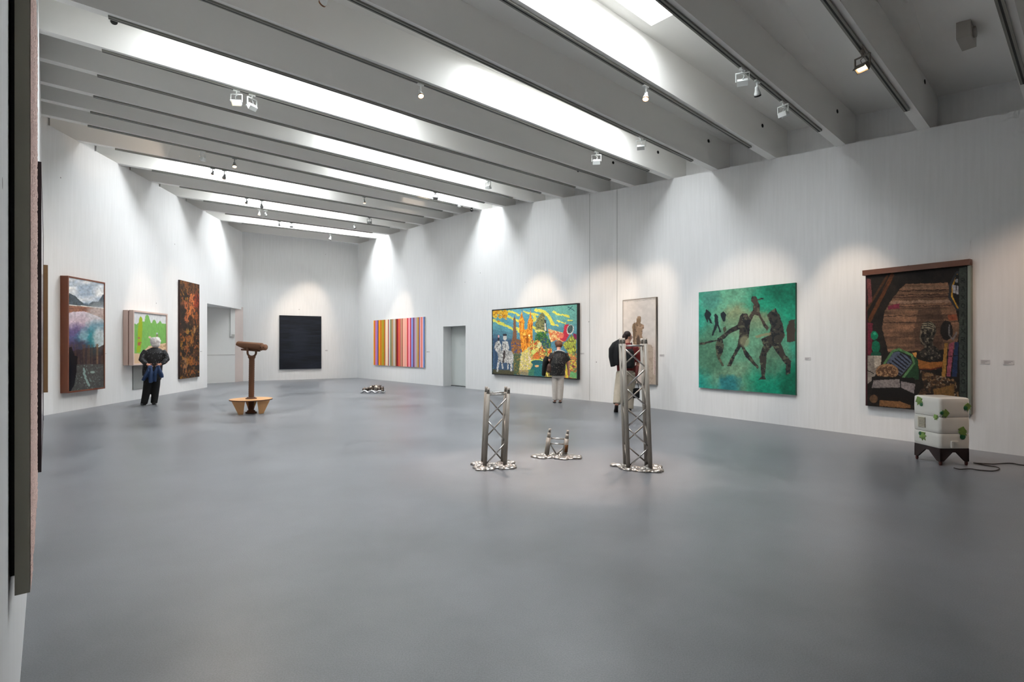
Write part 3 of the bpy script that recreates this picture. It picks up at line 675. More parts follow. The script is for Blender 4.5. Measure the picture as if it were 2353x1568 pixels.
for f_, sd in ((f1, 1), (f2, 2), (f3, 3), (f4, 4)):
    cv.spots((104, 106, 84), 30, 0.66, 100 + sd, 0.55, f_); cv.spots((26, 28, 34), 24, 0.60, 110 + sd, 0.8, f_)
cv.poly([(720, 830), (870, 800), (870, 825), (740, 850)], (140, 122, 92), 0.7, j=12); cv.ell(630, 880, 34, 40, (134, 132, 102), 0.7, soft=0.6); cv.ell(640, 650, 16, 14, (90, 80, 70), 0.8)
H.canvas(e, cv, 0.055, 0, PAINT); H.box(e, 'stretcher', 0, H.w, 0.004, 0.053, 0, H.h, mat('green_canvas_edge', (0.12, 0.34, 0.27), 0.7))

# --- dark studio interior, wooden batten on top
H = on_right(1989, 2224.5, (630, 607), (934, 951), 0.07)
e = H.empty('studio_painting', 'large dark brown painting with a bust and chair under a wooden batten', 'painting')
cv = Canvas(H.quad(), 200, 290, (1970, 590), 4.239); cv.fill((30, 24, 20)); cv.shade(0.4, 60, 1)
hx = [(430, 300), (470, 265), (880, 255), (960, 520), (1000, 700), (960, 900), (300, 930), (240, 690), (270, 520), (350, 400)]
hm = cv.poly(hx, (112, 82, 62), 1, j=14)
b_ = (vnoise(cv.x / 260, cv.y / 24, 4)[:, None]); cv.c = np.where(hm[:, None], np.clip(cv.c * (0.72 + 0.7 * b_), 0, 1), cv.c)
for y, c_, w_ in ((330, (40, 28, 22), 7), (372, (48, 32, 26), 7), (395, (70, 46, 36), 10), (440, (158, 126, 104), 22), (480, (52, 36, 30), 7), (520, (120, 92, 70), 12), (575, (58, 40, 32), 6), (640, (40, 28, 22), 6), (780, (84, 60, 46), 10), (300, (140, 108, 84), 16)):
    cv.put(hm & (np.abs(cv.y - y + cv.wy * 22 + (cv.x - 600) * 0.02) < w_ / 1.6), c_, 0.85)
cv.poly([(300, 480), (410, 455), (410, 505), (295, 515)], (120, 40, 60), 1, j=8); cv.poly([(600, 520), (800, 470), (850, 640), (820, 900), (560, 880), (550, 700)], (66, 48, 38), 0.6, j=30)
cv.line([(340, 180), (120, 620)], 36, (96, 52, 24), 0.95, j=8); cv.line([(290, 190), (90, 520)], 22, (80, 48, 24), 0.9, j=8); cv.line([(305, 240), (190, 430)], 6, (40, 20, 10))
cv.poly([(95, 210), (130, 220), (145, 440), (105, 470)], (124, 64, 62), 0.9, j=6); cv.poly([(100, 640), (150, 650), (140, 960), (100, 960)], (110, 34, 50), 0.95, j=8); cv.poly([(78, 180), (92, 180), (98, 1460), (84, 1460)], (66, 26, 34), 1)
cv.ell(165, 770, 36, 44, (10, 120, 84), j=8); cv.ell(180, 880, 40, 60, (12, 104, 74), j=10); cv.ell(180, 950, 50, 26, (16, 74, 52)); cv.ell(168, 750, 14, 12, (60, 170, 130), 0.7)
cv.poly([(100, 965), (235, 965), (230, 1060), (150, 1200), (100, 1240)], (140, 130, 120), 1, j=4); cv.poly([(165, 965), (235, 965), (230, 1050), (165, 1090)], (180, 168, 152)); cv.line([(100, 1110), (160, 1140)], 8, (30, 26, 24))
# bust
bm_ = cv.poly([(620, 680), (650, 636), (710, 630), (760, 660), (770, 730), (740, 800), (735, 860), (790, 900), (820, 980), (740, 1015), (620, 980), (600, 930), (660, 880), (620, 850), (606, 780)], (52, 48, 42), 1, j=8)
cv.spots((128, 118, 98), 20, 0.60, 8, 0.8, bm_); cv.spots((20, 18, 18), 22, 0.56, 9, 0.8, bm_)
for y in (655, 675, 695): cv.line([(632, y), (690, y - 8), (745, y + 14)], 8, (168, 156, 128), 0.9)
cv.line([(622, 720), (612, 790), (640, 850)], 12, (120, 108, 90), 0.8, j=8); cv.ell(870, 720, 60, 100, (34, 28, 26), j=14); cv.line([(900, 670), (890, 760), (930, 810), (965, 740)], 16, (120, 118, 116), 0.8, j=10); cv.poly([(880, 570), (970, 560), (970, 620), (890, 625)], (140, 74, 48), 1, j=10)
# bowl, books
cv.poly([(580, 1000), (700, 1030), (850, 1020), (850, 1060), (760, 1100), (600, 1090)], (150, 92, 40), 1, j=6); cv.line([(590, 1095), (720, 1100), (840, 1070)], 12, (90, 34, 20)); cv.poly([(535, 940), (580, 930), (570, 1000)], (200, 140, 70))
cv.poly([(850, 840), (880, 840), (860, 1170), (820, 1170)], (160, 116, 50)); cv.poly([(895, 850), (945, 830), (905, 1170), (870, 1165)], (150, 74, 88)); cv.poly([(950, 830), (985, 830), (970, 1170), (920, 1170)], (36, 50, 82)); cv.line([(880, 975), (1000, 960)], 7, (24, 18, 18))
# chair with striped back
cv.poly([(265, 1040), (340, 920), (400, 900), (540, 970), (560, 1040), (430, 1200), (600, 1200), (590, 1000), (480, 920)], (34, 66, 40), 1, j=4)
cv.poly([(285, 1035), (350, 935), (400, 925), (520, 985), (530, 1040), (420, 1165), (330, 1100)], (80, 88, 108))
for i in range(7): cv.line([(300 + i * 26 - 10, 1060 - i * 22 + 0), (420 + i * 18, 1150 - i * 24)], 14, (24, 26, 34))
cv.line([(265, 1040), (345, 920), (405, 902), (530, 960), (552, 1040), (435, 1195)], 22, (84, 128, 78), 0.95)
cv.ell(290, 1120, 110, 75, (150, 112, 76)); cv.ell(290, 1125, 96, 64, (92, 64, 44)); cv.spots((168, 132, 96), 14, 0.55, 13, 0.9, (((cv.x - 290) / 96) ** 2 + ((cv.y - 1125) / 64) ** 2) < 1)
cv.poly([(140, 1165), (560, 1180), (560, 1360), (140, 1400)], (22, 18, 16), 1, j=10); cv.poly([(160, 1205), (410, 1195), (420, 1275), (140, 1280)], (136, 126, 122), 1, j=4); cv.poly([(425, 1215), (565, 1240), (550, 1335), (425, 1275)], (142, 132, 130), 1, j=4); cv.line([(418, 1190), (422, 1280)], 8, (20, 16, 16))
cv.poly([(140, 1360), (580, 1370), (560, 1450), (140, 1430)], (24, 18, 14), 1, j=10); cv.poly([(215, 1400), (415, 1410), (520, 1450), (520, 1480), (215, 1455)], (132, 92, 56), 1, j=6); cv.ell(160, 1385, 40, 40, (96, 70, 48), 1, j=10)
wm = cv.poly([(610, 1110), (950, 1200), (1000, 1390), (560, 1390), (650, 1250)], (80, 56, 36), 1, j=20); cv.spots((140, 106, 70), 30, 0.55, 14, 0.85, wm, (1.6, 0.8)); cv.spots((150, 138, 120), 22, 0.66, 15, 0.8, wm); cv.spots((30, 22, 18), 26, 0.56, 16, 0.8, wm); cv.poly([(740, 1300), (940, 1240), (945, 1380), (760, 1380)], (128, 92, 46), 0.9, j=10)
# dial at the upper right
cv.line([(975, 165), (915, 280), (910, 400), (980, 505)], 46, (48, 52, 56), 0.95); cv.line([(975, 175), (925, 290), (922, 390), (978, 500)], 14, (190, 140, 44), 0.95); cv.poly([(960, 180), (985, 170), (985, 470), (950, 440), (940, 300)], (26, 24, 24)); cv.poly([(925, 275), (985, 285), (985, 370), (930, 350)], (168, 166, 170)); cv.line([(965, 280), (960, 360)], 8, (40, 40, 44)); cv.poly([(950, 225), (980, 215), (980, 255), (955, 250)], (140, 140, 142))
# green-grey side strip with a row of letter-like marks
cv.poly([(990, 110), (1062, 100), (1066, 1400), (995, 1400)], (58, 66, 60), 1); cv.shade(0.15, 30, 17)
cy = 300
for i, ch in enumerate('DAXOAIXRIXOXOL'):
    y = 210 + i * 82; x0, x1 = 1012, 1048; c_ = (32, 36, 34); w_ = 8
    if y > 1370: break
    if ch == 'O': cv.ell(1030, y + 22, 20, 24, c_); cv.ell(1030, y + 22, 11, 15, (60, 68, 62))
    elif ch == 'X': cv.line([(x0, y), (x1, y + 44)], w_, c_); cv.line([(x1, y), (x0, y + 44)], w_, c_)
    elif ch == 'A': cv.line([(x0, y + 44), (1030, y), (x1, y + 44)], w_, c_); cv.line([(1018, y + 28), (1042, y + 28)], 6, c_)
    elif ch == 'I': cv.line([(1030, y), (1030, y + 44)], 10, c_); cv.line([(x0 + 4, y + 44), (x1 - 4, y + 44)], 7, c_)
    elif ch == 'L': cv.line([(x0, y), (x0, y + 44), (x1, y + 44)], w_, c_)
    else: cv.line([(x0, y + 44), (x0, y), (x1 - 6, y + 6), (x1 - 6, y + 22), (x0, y + 24), (x1, y + 44)], w_, c_)
cv.shade(0.25, 10, 19); cv.c *= 0.84
H.canvas(e, cv, 0.07, 0.0, PAINT); H.box(e, 'stretcher', 0, H.w, 0.004, 0.068, 0, H.h, mat('dark_red_edge', (0.22, 0.09, 0.09), 0.7))
BAT = mat('varnished_wood_batten', (0.36, 0.19, 0.09), 0.45, var=0.25, vscale=14, stretch=(0.3, 4, 4))
mb = MB(); mb.box((H.w / 2, 0.06, H.h + 0.02), (H.w + 0.06, 0.11, 0.085)); mb.build('batten', BAT, e)
H.box(e, 'side_rail', H.w, H.w + 0.035, 0.01, 0.09, 0, H.h - 0.03, mat('grey_green_rail', (0.44, 0.47, 0.43), 0.45))

# --- left wall: lake photograph in a deep wooden frame
WOOD = mat('oiled_brown_wood', (0.40, 0.20, 0.10), 0.5, var=0.25, vscale=10, stretch=(3, 3, 0.3))
H = Hang(Kc, Bl, 156, 241.6, (635.5, 648), (903.5, 893.5), 0.16)
e = H.empty('lake_photograph', 'tall photograph of a lake and hills in a deep brown wooden frame', 'photograph')
cv = Canvas(H.quad(), 100, 270, (130, 620), 5.227); cv.fill((200, 205, 210))
sky = fbm(cv.x / 180, cv.y / 70, 2); cv.grad((150, 165, 182), (232, 232, 230), np.clip((sky - 0.3) * 2.2, 0, 1))
cv.poly([(100, 270), (160, 275), (230, 310), (270, 355), (330, 395), (390, 405), (440, 375), (510, 380), (570, 290), (620, 280), (620, 500), (100, 430)], (74, 84, 92), 1, j=8); cv.spots((56, 66, 70), 30, 0.5, 3, 0.6, (cv.y > 290) & (cv.c.mean(1) < 0.4)); cv.line([(330, 395), (390, 410)], 16, (110, 124, 140), 0.9, j=10)
cv.poly([(100, 410), (380, 435), (620, 465), (620, 640), (520, 560), (380, 510), (200, 500), (100, 530)], (142, 96, 76), 1, j=6); cv.line([(100, 412), (380, 436), (620, 464)], 9, (226, 222, 214)); cv.spots((110, 70, 56), 20, 0.56, 4, 0.7, (cv.c[:, 0] > cv.c[:, 2] + 0.15), (4, 0.5))
wtr = cv.inside([(100, 530), (200, 502), (330, 495), (400, 515), (520, 565), (560, 640), (620, 700), (620, 1600), (100, 1600)])
f = np.clip((cv.y - 520) / 420, 0, 1); wc = (np.array([206, 192, 200]) / 255)[None] * (1 - f)[:, None] + (np.array([52, 48, 62]) / 255)[None] * f[:, None]
cv.c = np.where(wtr[:, None], wc, cv.c)
for x, y, rx, ry, c_, a_ in ((300, 690, 180, 90, (204, 180, 190), .8), (500, 560, 90, 120, (196, 196, 196), .6), (500, 740, 110, 80, (86, 130, 146), .8), (230, 830, 120, 110, (74, 66, 110), .9), (180, 900, 70, 60, (90, 106, 150), .6), (410, 880, 120, 110, (28, 118, 126), .9), (530, 830, 60, 90, (196, 196, 196), .8), (330, 800, 40, 60, (170, 186, 196), .6), (250, 960, 120, 80, (52, 38, 60), .8)):
    cv.ell(x, y, rx, ry, c_, a_, soft=0.9, j=50)
cv.poly([(100, 1000), (620, 900), (620, 1160), (100, 1160)], (42, 30, 30), 0.75, j=60)
cv.put((cv.y > 900) & (cv.y < 1150) & wtr & (vnoise(cv.x / 14, cv.y / 400, 6) > 0.62), (80, 62, 48), 0.5); cv.line([(500, 900), (500, 1130)], 20, (112, 88, 64), 0.7)
gm = cv.inside([(100, 1150), (620, 1140), (620, 1600), (100, 1600)]); cv.put(gm, (66, 66, 64)); cv.shade(0.2, 20, 7)
cv.line([(330, 1200), (350, 1310), (400, 1400)], 26, (130, 156, 150), 0.8, j=30); cv.spots((120, 140, 134), 14, 0.74, 8, 0.7, gm); cv.ell(440, 1240, 24, 12, (150, 176, 166), 0.7, soft=0.5)
cv.poly([(100, 940), (180, 930), (215, 1040), (250, 1050), (240, 1200), (220, 1380), (170, 1480), (100, 1500)], (12, 12, 20), 1, j=14)
H.canvas(e, cv, 0.150, 0.025, PHOTO); H.box(e, 'backing', 0.02, H.w - 0.02, 0.01, 0.146, 0.02, H.h - 0.02, WOOD); H.frame(e, WOOD, 0.035, 0.004, 0.16)

# --- green forest picture in a doubled pale frame
PALE = mat('pale_limed_wood', (0.80, 0.71, 0.67), 0.55, var=0.08, vscale=12, stretch=(3, 3, 0.3))
H = Hang(Kc, Bl, 306.5, 385.3, (713, 721.5), (842.5, 833), 0.26)
e = H.empty('forest_painting', 'green forest painting in a doubled pale wooden frame, behind the white-haired visitor', 'painting')
cv = Canvas(H.quad(), 90, 140, (280, 700), 7.84); cv.fill((206, 208, 210))
GR = (112, 164, 84)
cv.poly([(200, 330), (240, 330), (270, 350), (300, 320), (320, 330), (390, 290), (420, 300), (440, 190), (470, 165), (500, 190), (540, 320), (560, 330), (580, 270), (605, 255), (630, 290), (650, 340), (680, 320), (710, 275), (745, 330), (840, 340), (840, 1100), (200, 1100)], GR, 1, j=6)
cv.shade(0.10, 24, 2, (0.4, 2)); cv.poly([(320, 240), (350, 195), (382, 240), (380, 480), (370, 700), (340, 880), (270, 880), (290, 700), (300, 420)], (140, 160, 30), 1, j=14)
cv.ell(318, 605, 20, 18, (150, 96, 76)); cv.ell(320, 715, 26, 34, (150, 84, 60), j=10); cv.line([(340, 690), (370, 690)], 8, (150, 84, 60)); cv.ell(655, 520, 18, 18, (170, 180, 186)); cv.ell(655, 560, 20, 30, (120, 120, 90))
cv.poly([(200, 890), (350, 900), (500, 760), (680, 720), (840, 700), (840, 1100), (200, 1100)], (202, 172, 140), 1, j=20); cv.spots((150, 120, 84), 26, 0.6, 3, 0.7, (cv.y > 720) & (cv.x > 660)); cv.ell(520, 590, 24, 20, (210, 176, 164))
H.canvas(e, cv, 0.235, 0.03, PAINT); H.box(e, 'backing', 0.025, H.w - 0.025, 0.01, 0.232, 0.025, H.h - 0.025, PALE)
H.frame(e, PALE, 0.045, 0.150, 0.26, 'front_frame_bar'); H.frame(e, PALE, 0.06, 0.004, 0.125, 'rear_frame_bar'); H.box(e, 'shadow_gap', 0.02, H.w - 0.02, 0.125, 0.150, 0.02, H.h - 0.02, mat('brown_gap', (0.5, 0.4, 0.36), 0.8))
# grey panel on the wall under it
H = Hang(Kc, Bl, 306.1, 356, (842, 839), (895.4, 889), 0.02)
e = H.empty('wall_panel', 'plain grey panel on the wall below the forest painting', 'panel')
H.box(e, 'board', 0, H.w, 0.002, 0.02, 0, H.h, mat('grey_board', (0.55, 0.56, 0.55), 0.6)); H.box(e, 'board_edge', 0, 0.012, 0.002, 0.022, 0, H.h, mat('light_board_edge', (0.66, 0.67, 0.66), 0.6))

# --- tall brown autumn abstraction
H = Hang(Kc, Bl, 413.5, 458.3, (644, 653.7), (871.5, 866), 0.06)
e = H.empty('brown_abstract_painting', 'tall narrow painting of rust and dark brown dabs beside the left door', 'painting')
cv = Canvas(H.quad(), 60, 240, (400, 630), 5.806); cv.fill((70, 44, 26)); cv.shade(0.3, 40, 1)
cv.put(fbm(cv.x / 45, cv.y / 70, 3) > 0.52, (36, 28, 22), 0.9); cv.spots((150, 84, 36), 30, 0.60, 4, 0.85, None, (1, 1.8)); cv.spots((196, 112, 58), 26, 0.66, 5, 0.9, (cv.y < 700), (1, 2.0)); cv.spots((150, 104, 30), 22, 0.66, 6, 0.9, None, (1, 1.8))
for x, y, rx, ry, c_ in ((240, 360, 34, 110, (198, 110, 60)), (140, 420, 40, 50, (190, 104, 60)), (230, 500, 40, 40, (196, 112, 58)), (305, 380, 34, 120, (140, 50, 26)), (310, 560, 30, 90, (136, 70, 26)), (110, 540, 34, 110, (34, 26, 22)), (140, 690, 50, 50, (30, 24, 22)), (180, 760, 16, 40, (140, 104, 44)), (110, 870, 30, 30, (150, 86, 24)), (225, 900, 24, 60, (150, 96, 36)), (220, 1160, 24, 50, (160, 92, 24)), (150, 1180, 20, 70, (150, 104, 66)), (270, 740, 18, 34, (176, 128, 76)), (165, 600, 24, 50, (176, 96, 56))): cv.ell(x, y, rx, ry, c_, 0.85, soft=0.5, j=40)
cv.poly([(60, 60), (360, 120), (360, 280), (60, 250)], (92, 58, 34), 0.55, j=40); cv.line([(150, 1150), (120, 1330)], 10, (176, 128, 84), 0.7, j=30); cv.line([(180, 1200), (150, 1340)], 10, (176, 128, 84), 0.7, j=30); cv.spots((34, 26, 22), 16, 0.56, 44, 0.7, None, (0.7, 2.2)); cv.shade(0.3, 10, 7); cv.c *= 0.88
H.canvas(e, cv, 0.06, 0, PAINT); H.box(e, 'stretcher', 0, H.w, 0.004, 0.058, 0, H.h, mat('dark_brown_edge', (0.16, 0.08, 0.07), 0.7))

# --- works on the near left wall, seen along their edges
un = V(-DIRN, 1, 0).normalized(); nn = V(un.y, -un.x, 0)      # along the wall (away), into the room
dcam = nn.dot(V(0, 0, 0) - near_left(0))                       # camera's distance to the wall
def near_hang(name, label, cat, y0, y1, z0, z1):
    p = near_left(y0); o = empty(name); o.matrix_world = Matrix(((un.x, nn.x, 0, p.x), (un.y, nn.y, 0, p.y), (0, 0, 1, z0), (0, 0, 0, 1)))
    tag(o, label, cat); return o, (near_left(y1) - p).length, z1 - z0
def nb(parent, name, u0, u1, d0, d1, z0, z1, m):
    mb = MB(); mb.box(((u0 + u1) / 2, (d0 + d1) / 2, (z0 + z1) / 2), (u1 - u0, d1 - d0, z1 - z0)); return mb.build(name, m, parent)
def lat(px, y): return (dcam - (108 - px) * y / FPX * un.y)    # distance off the wall of a point seen at column px, depth y
y0 = 1.665; zb = EYE - 578 * y0 / FPX
e, L_, h_ = near_hang('relief_panel', 'thick grey-edged relief panel with rough pink face at the left border', 'artwork', y0, 2.77, zb, 3.1)
dA, dB = lat(33, y0), lat(68, y0)
nb(e, 'panel', 0, L_, dA, dB, 0, h_, mat('grey_primed_edge', (0.60, 0.585, 0.53), 0.75, var=0.05))
ROUGH = mat('rough_pink_plaster', (0.84, 0.72, 0.68), 0.9, var=0.45, vscale=160, bump=1.0, bscale=120)
mb = MB(); rnd = random.Random(4); nu, nv = 40, 260; vs = []; fs = []
for i in range(nv + 1):
    for j in range(nu + 1): vs.append(V(L_ * j / nu, dB + 0.0015 + (rnd.random() ** 2) * 0.004 * (0 < j), h_ * i / nv))
for i in range(nv):
    for j in range(nu): a_ = i * (nu + 1) + j; fs.append((a_, a_ + 1, a_ + nu + 2, a_ + nu + 1))
mb.add(vs, fs); mb.build('rough_face', ROUGH, e)
nb(e, 'stretcher', 0.01, L_ - 0.1, 0.003, dA, 0.06, h_ - 0.06, DARK)  # coloured black to stand for the shadow in the gap behind the panel
y0, y1 = 3.35, 5.5; e, L_, h_ = near_hang('glazed_picture', 'large glazed picture in a dark maroon frame, seen edge-on beside the relief panel', 'picture', y0, y1, EYE - 294 * y0 / FPX, EYE + 428 * y0 / FPX)
dA, dB = max(0.006, lat(85, y0)), lat(95, y0)
MAR = mat('dark_maroon_frame', (0.13, 0.04, 0.055), 0.3)
nb(e, 'frame_bar', 0, 0.03, dA, dB, 0, h_, MAR); nb(e, 'frame_bar', L_ - 0.03, L_, dA, dB, 0, h_, MAR); nb(e, 'frame_bar', 0.03, L_ - 0.03, dA, dB, 0, 0.03, MAR); nb(e, 'frame_bar', 0.03, L_ - 0.03, dA, dB, h_ - 0.03, h_, MAR)
nb(e, 'backing', 0.01, L_ - 0.01, 0.003, dA + 0.01, 0.01, h_ - 0.01, MAR)
nb(e, 'glazing', 0.028, L_ - 0.028, dB - 0.006, dB - 0.003, 0.028, h_ - 0.028, mat('mauve_glazed_print', (0.40, 0.33, 0.37), 0.12, var=0.2, vscale=2))
y0, y1 = 9.0, 10.3; e, L_, h_ = near_hang('brown_framed_picture', 'ochre-brown picture frame seen edge-on just before the wall corner', 'picture', y0, y1, EYE - 108 * y0 / FPX, EYE + 187 * y0 / FPX)
OCH = mat('ochre_brown_frame', (0.42, 0.30, 0.16), 0.5, var=0.15, vscale=10)
dA, dB = 0.03, dcam + 0.012
nb(e, 'frame_bar', 0, 0.04, dA, dB, 0, h_, OCH); nb(e, 'frame_bar', L_ - 0.04, L_, dA, dB, 0, h_, OCH); nb(e, 'frame_bar', 0.04, L_ - 0.04, dA, dB, 0, 0.04, OCH); nb(e, 'frame_bar', 0.04, L_ - 0.04, dA, dB, h_ - 0.04, h_, OCH); nb(e, 'backing', 0.02, L_ - 0.02, 0.002, dA + 0.03, 0.02, h_ - 0.02, OCH)

# --- wall labels
CARD = mat('white_label_card', (0.80, 0.79, 0.79), 0.5); INK = mat('grey_label_print', (0.55, 0.54, 0.55), 0.6)
def label_card(x, y, wpx, label, hang):
    H = hang(x - wpx / 2, x + wpx / 2, (y - wpx * 0.22,) * 2, (y + wpx * 0.22,) * 2)
    e = H.empty('label_card', label, 'label', 'small wall labels'); H.box(e, 'card', 0, H.w, 0.001, 0.006, 0, H.h, CARD)
    for i in range(3): H.box(e, 'print_line', H.w * 0.08, H.w * (0.9 - 0.2 * i), 0.006, 0.0066, H.h * (0.68 - 0.24 * i), H.h * (0.78 - 0.24 * i), INK)
hr = lambda l, r, t, b: on_right(l, r, t, b, 0.006)
hl = lambda l, r, t, b: Hang(Kc, Bl, l, r, t, b, 0.006); hb = lambda l, r, t, b: Hang(Bl, Ar, l, r, t, b, 0.006)
for x, y, w_, lb, hg in ((2264, 832, 22, 'white label on the right wall, nearer to the dark studio painting', hr), (2318, 833.5, 24, 'white label near the right edge of the view', hr), (1856, 824.5, 14, 'white label to the right of the turquoise painting', hr),
                         (1521, 817, 11, 'white label to the right of the torso painting', hr), (1338, 813, 9, 'white label to the right of the tower painting', hr), (983.5, 809, 7, 'tiny white label between stripe painting and doorway', hr), (750.5, 806, 6, 'tiny white label to the right of the navy painting', hb), (462.5, 808, 4, 'tiny white label to the right of the brown abstract painting', hl), (243.8, 813, 3, 'tiny white label at the right side of the lake photograph', hl)):
    label_card(x, y, w_, lb, hg)
# ------------------------------------------------------------------ sculptures on the floor
ALU = mat('dull_cast_aluminium', (0.60, 0.575, 0.54), 0.5, metal=0.25, var=0.12, vscale=9, bump=0.15, bscale=50)
ROD = mat('bright_aluminium_rod', (0.76, 0.75, 0.74), 0.22, metal=0.9, var=0.06, vscale=12)
PUD = mat('poured_metal', (0.66, 0.64, 0.62), 0.3, metal=0.85, var=0.4, vscale=22, bump=0.9, bscale=36)
RUST = mat('scorched_metal', (0.36, 0.22, 0.08), 0.5, metal=0.5, var=0.5, vscale=14)
def puddle(parent, blobs, voxel=0.008, seed=1):
    rnd = random.Random(seed); mb = MB()
    for (x, y, r_) in blobs:
        y *= 1.7; r_ *= 1.12
        mb.ball((x, y, 0.006), (r_, r_, 0.014), 12)
        for i in range(7):
            a = 2 * math.pi * i / 7 + rnd.random(); mb.ball((x + math.cos(a) * r_ * 0.85, y + math.sin(a) * r_ * 0.85, 0.008), (r_ * 0.36, r_ * 0.36, 0.018 + rnd.random() * 0.012), 10)
        for i in range(16):
            a = rnd.uniform(0, 6.283); q = r_ * math.sqrt(rnd.random()); mb.ball((x + math.cos(a) * q, y + math.sin(a) * q, 0.012), (rnd.uniform(.015, .045), rnd.uniform(.015, .04), rnd.uniform(.012, .034)), 8)
    o = organic('poured_base', mb, PUD, parent, voxel, 1)
    for v in o.data.vertices: v.co.z = max(v.co.z, 0.0005)
    return o
def truss(label, bx, by, side, height, rz, lean, n_bays, rung_z, blobs, seed):
    c = floor_pt(bx, by)
    e = empty('melting_truss', c, rz, label, 'sculpture', 'melting truss sculptures')
    s_ = side / 2; T = lambda x, y, z: V(x + lean[0] * z / height, y + lean[1] * z / height, z)
    rp = 0.026
    for i, (x, y) in enumerate(((-s_, -s_), (s_, -s_), (s_, s_), (-s_, s_))):
        mb = MB(); mb.tube([T(x, y, 0), T(x, y, height * 0.3), T(x, y, height - 0.06)], rp, 16)
        mb.tube([T(x, y, height - 0.065), T(x, y, height + 0.01)], rp * 0.78, 14)
        p = mb.build('post', ALU, e, True)
        for zz in (height - 0.018,):      # connector pin hole
            q = T(x, y, zz); mb = MB(); mb.tube([q + V(0, -rp * 0.80, 0), q + V(0, -rp * 0.74, 0)], 0.006, 10); h_ = mb.build('pin_hole', DARK); h_.parent = p
    for z in rung_z:
        for y in (-s_, s_):
            mb = MB(); mb.tube([T(-s_, y, z), T(s_, y, z)], 0.011, 12); mb.build('rung', ROD, e, True)
        for x in (-s_, s_):
            mb = MB(); mb.tube([T(x, -s_, z), T(x, s_, z)], 0.011, 12); mb.build('rung', ALU, e, True)
    z0 = 0.03; zt = min(rung_z) - 0.03; bay = (zt - z0) / n_bays
    for i in range(n_bays):
        a, b = z0 + i * bay, z0 + (i + 1) * bay
        for y, fl in ((-s_, 1), (s_, -1)):
            f = fl if i % 2 == 0 else -fl
            mb = MB(); mb.tube([T(-s_ * f, y, a), T(s_ * f, y, b)], 0.0095, 10); mb.build('brace', ROD if y < 0 else ALU, e, True)
        for x, fl in ((-s_, 1), (s_, -1)):
            f = fl if i % 2 == 0 else -fl
            mb = MB(); mb.tube([T(x, -s_ * f, a), T(x, s_ * f, b)], 0.0095, 10); mb.build('brace', ALU, e, True)
    puddle(e, blobs, seed=seed)
    return e
truss('waist-high melting aluminium truss standing left of the low stump', 1134.5, 1070, 0.25, 0.97, math.radians(8), (0.045, 0.0), 3, (0.90,), [(-0.13, -0.10, 0.11), (0.13, -0.08, 0.11), (-0.02, -0.02, 0.12), (0.17, 0.06, 0.09), (-0.16, 0.03, 0.10)], 3)
truss('tallest melting aluminium truss, standing in front of the man with the black bag', 1465, 1074, 0.265, 1.585, math.radians(-4), (-0.055, 0.02), 6, (1.50,), [(-0.12, -0.06, 0.10), (0.14, -0.10, 0.11), (0.02, -0.10, 0.10), (-0.22, 0.02, 0.05), (-0.28, 0.03, 0.04), (0.2, 0.0, 0.08)], 5)
# stump of a truss between them
c = floor_pt(1277, 1049)
e = empty('truss_stump', c, math.radians(-3), 'low melted truss stump with two leaning posts between the two upright trusses', 'sculpture', 'melting truss sculptures')
for x, ln, zt in ((-0.125, (0.045, 0), 0.375), (0.115, (0.05, 0.0), 0.355)):
    T = lambda z: V(x + ln[0] * z / zt, 0, z)
    mb = MB(); mb.tube([T(0), T(zt * 0.68)], 0.032, 16); mb.tube([T(zt * 0.66), T(zt * 0.86)], [0.027, 0.024], 14); mb.tube([T(zt * 0.86), T(zt)], 0.018, 14)
    p = mb.build('post', ALU, e, True)
    mb = MB(); q = T(zt * 0.9); mb.tube([q + V(0, -0.0185, 0), q + V(0, -0.0175, 0)], 0.006, 10); h_ = mb.build('pin_hole', DARK); h_.parent = p
mb = MB(); mb.tube([V(0.132, -0.008, 0.06), V(0.142, -0.008, 0.16)], 0.0285, 14); mb.build('scorched_patch', RUST, e, True)
for z in (0.245, 0.175):
    mb = MB(); mb.tube([V(-0.125 + 0.045 * z / 0.37, 0, z), V(0.115 + 0.05 * z / 0.36, 0, z - 0.012)], 0.0115, 12); mb.build('rung', ROD, e, True)
for a, b in (((-0.09, 0, 0.19), (0.02, 0, 0.01)), ((0.11, 0, 0.12), (0.0, 0, 0.01))):
    mb = MB(); mb.tube([V(*a), V(*b)], 0.010, 10); mb.build('brace', ALU, e, True)
puddle(e, [(-0.15, -0.03, 0.12), (-0.05, -0.02, 0.10), (0.13, -0.05, 0.13), (0.24, -0.05, 0.09), (0.05, 0.03, 0.10), (-0.24, -0.04, 0.07)], seed=9)

# coin-telescope sculpture standing through a ring bench
CARD_ = mat('brown_layered_card', (0.36, 0.225, 0.14), 0.85, var=0.30, vscale=30, stretch=(0.4, 0.4, 6), bump=0.5, bscale=60)
CARDX = mat('brown_layered_card_barrel', (0.42, 0.28, 0.19), 0.85, var=0.35, vscale=40, stretch=(5, 1, 1), bump=0.5, bscale=60)
PLY = mat('pale_plywood', (0.80, 0.60, 0.40), 0.55, var=0.10, vscale=9, stretch=(0.5, 4, 1))
PLYD = mat('dark_plywood_edge', (0.32, 0.19, 0.12), 0.7)
c = floor_pt(577, 949.5); S = c.y / FPX
e = empty('telescope_sculpture', c, math.radians(26), 'brown card coin telescope on a column rising through a round bench', 'sculpture')
mb = MB()
spec = [(0, 0, 0, .115, .115), (0, 0, .025, .115, .115), (0, 0, .03, .085, .085), (0, 0, .06, .08, .08), (0, 0, .065, .06, .06)]
for i in range(48):
    z = .07 + i * (1.16 / 48); r_ = .057 + (.0025 if i % 2 else -.0015); spec.append((.012 * z, 0, z, r_, r_))
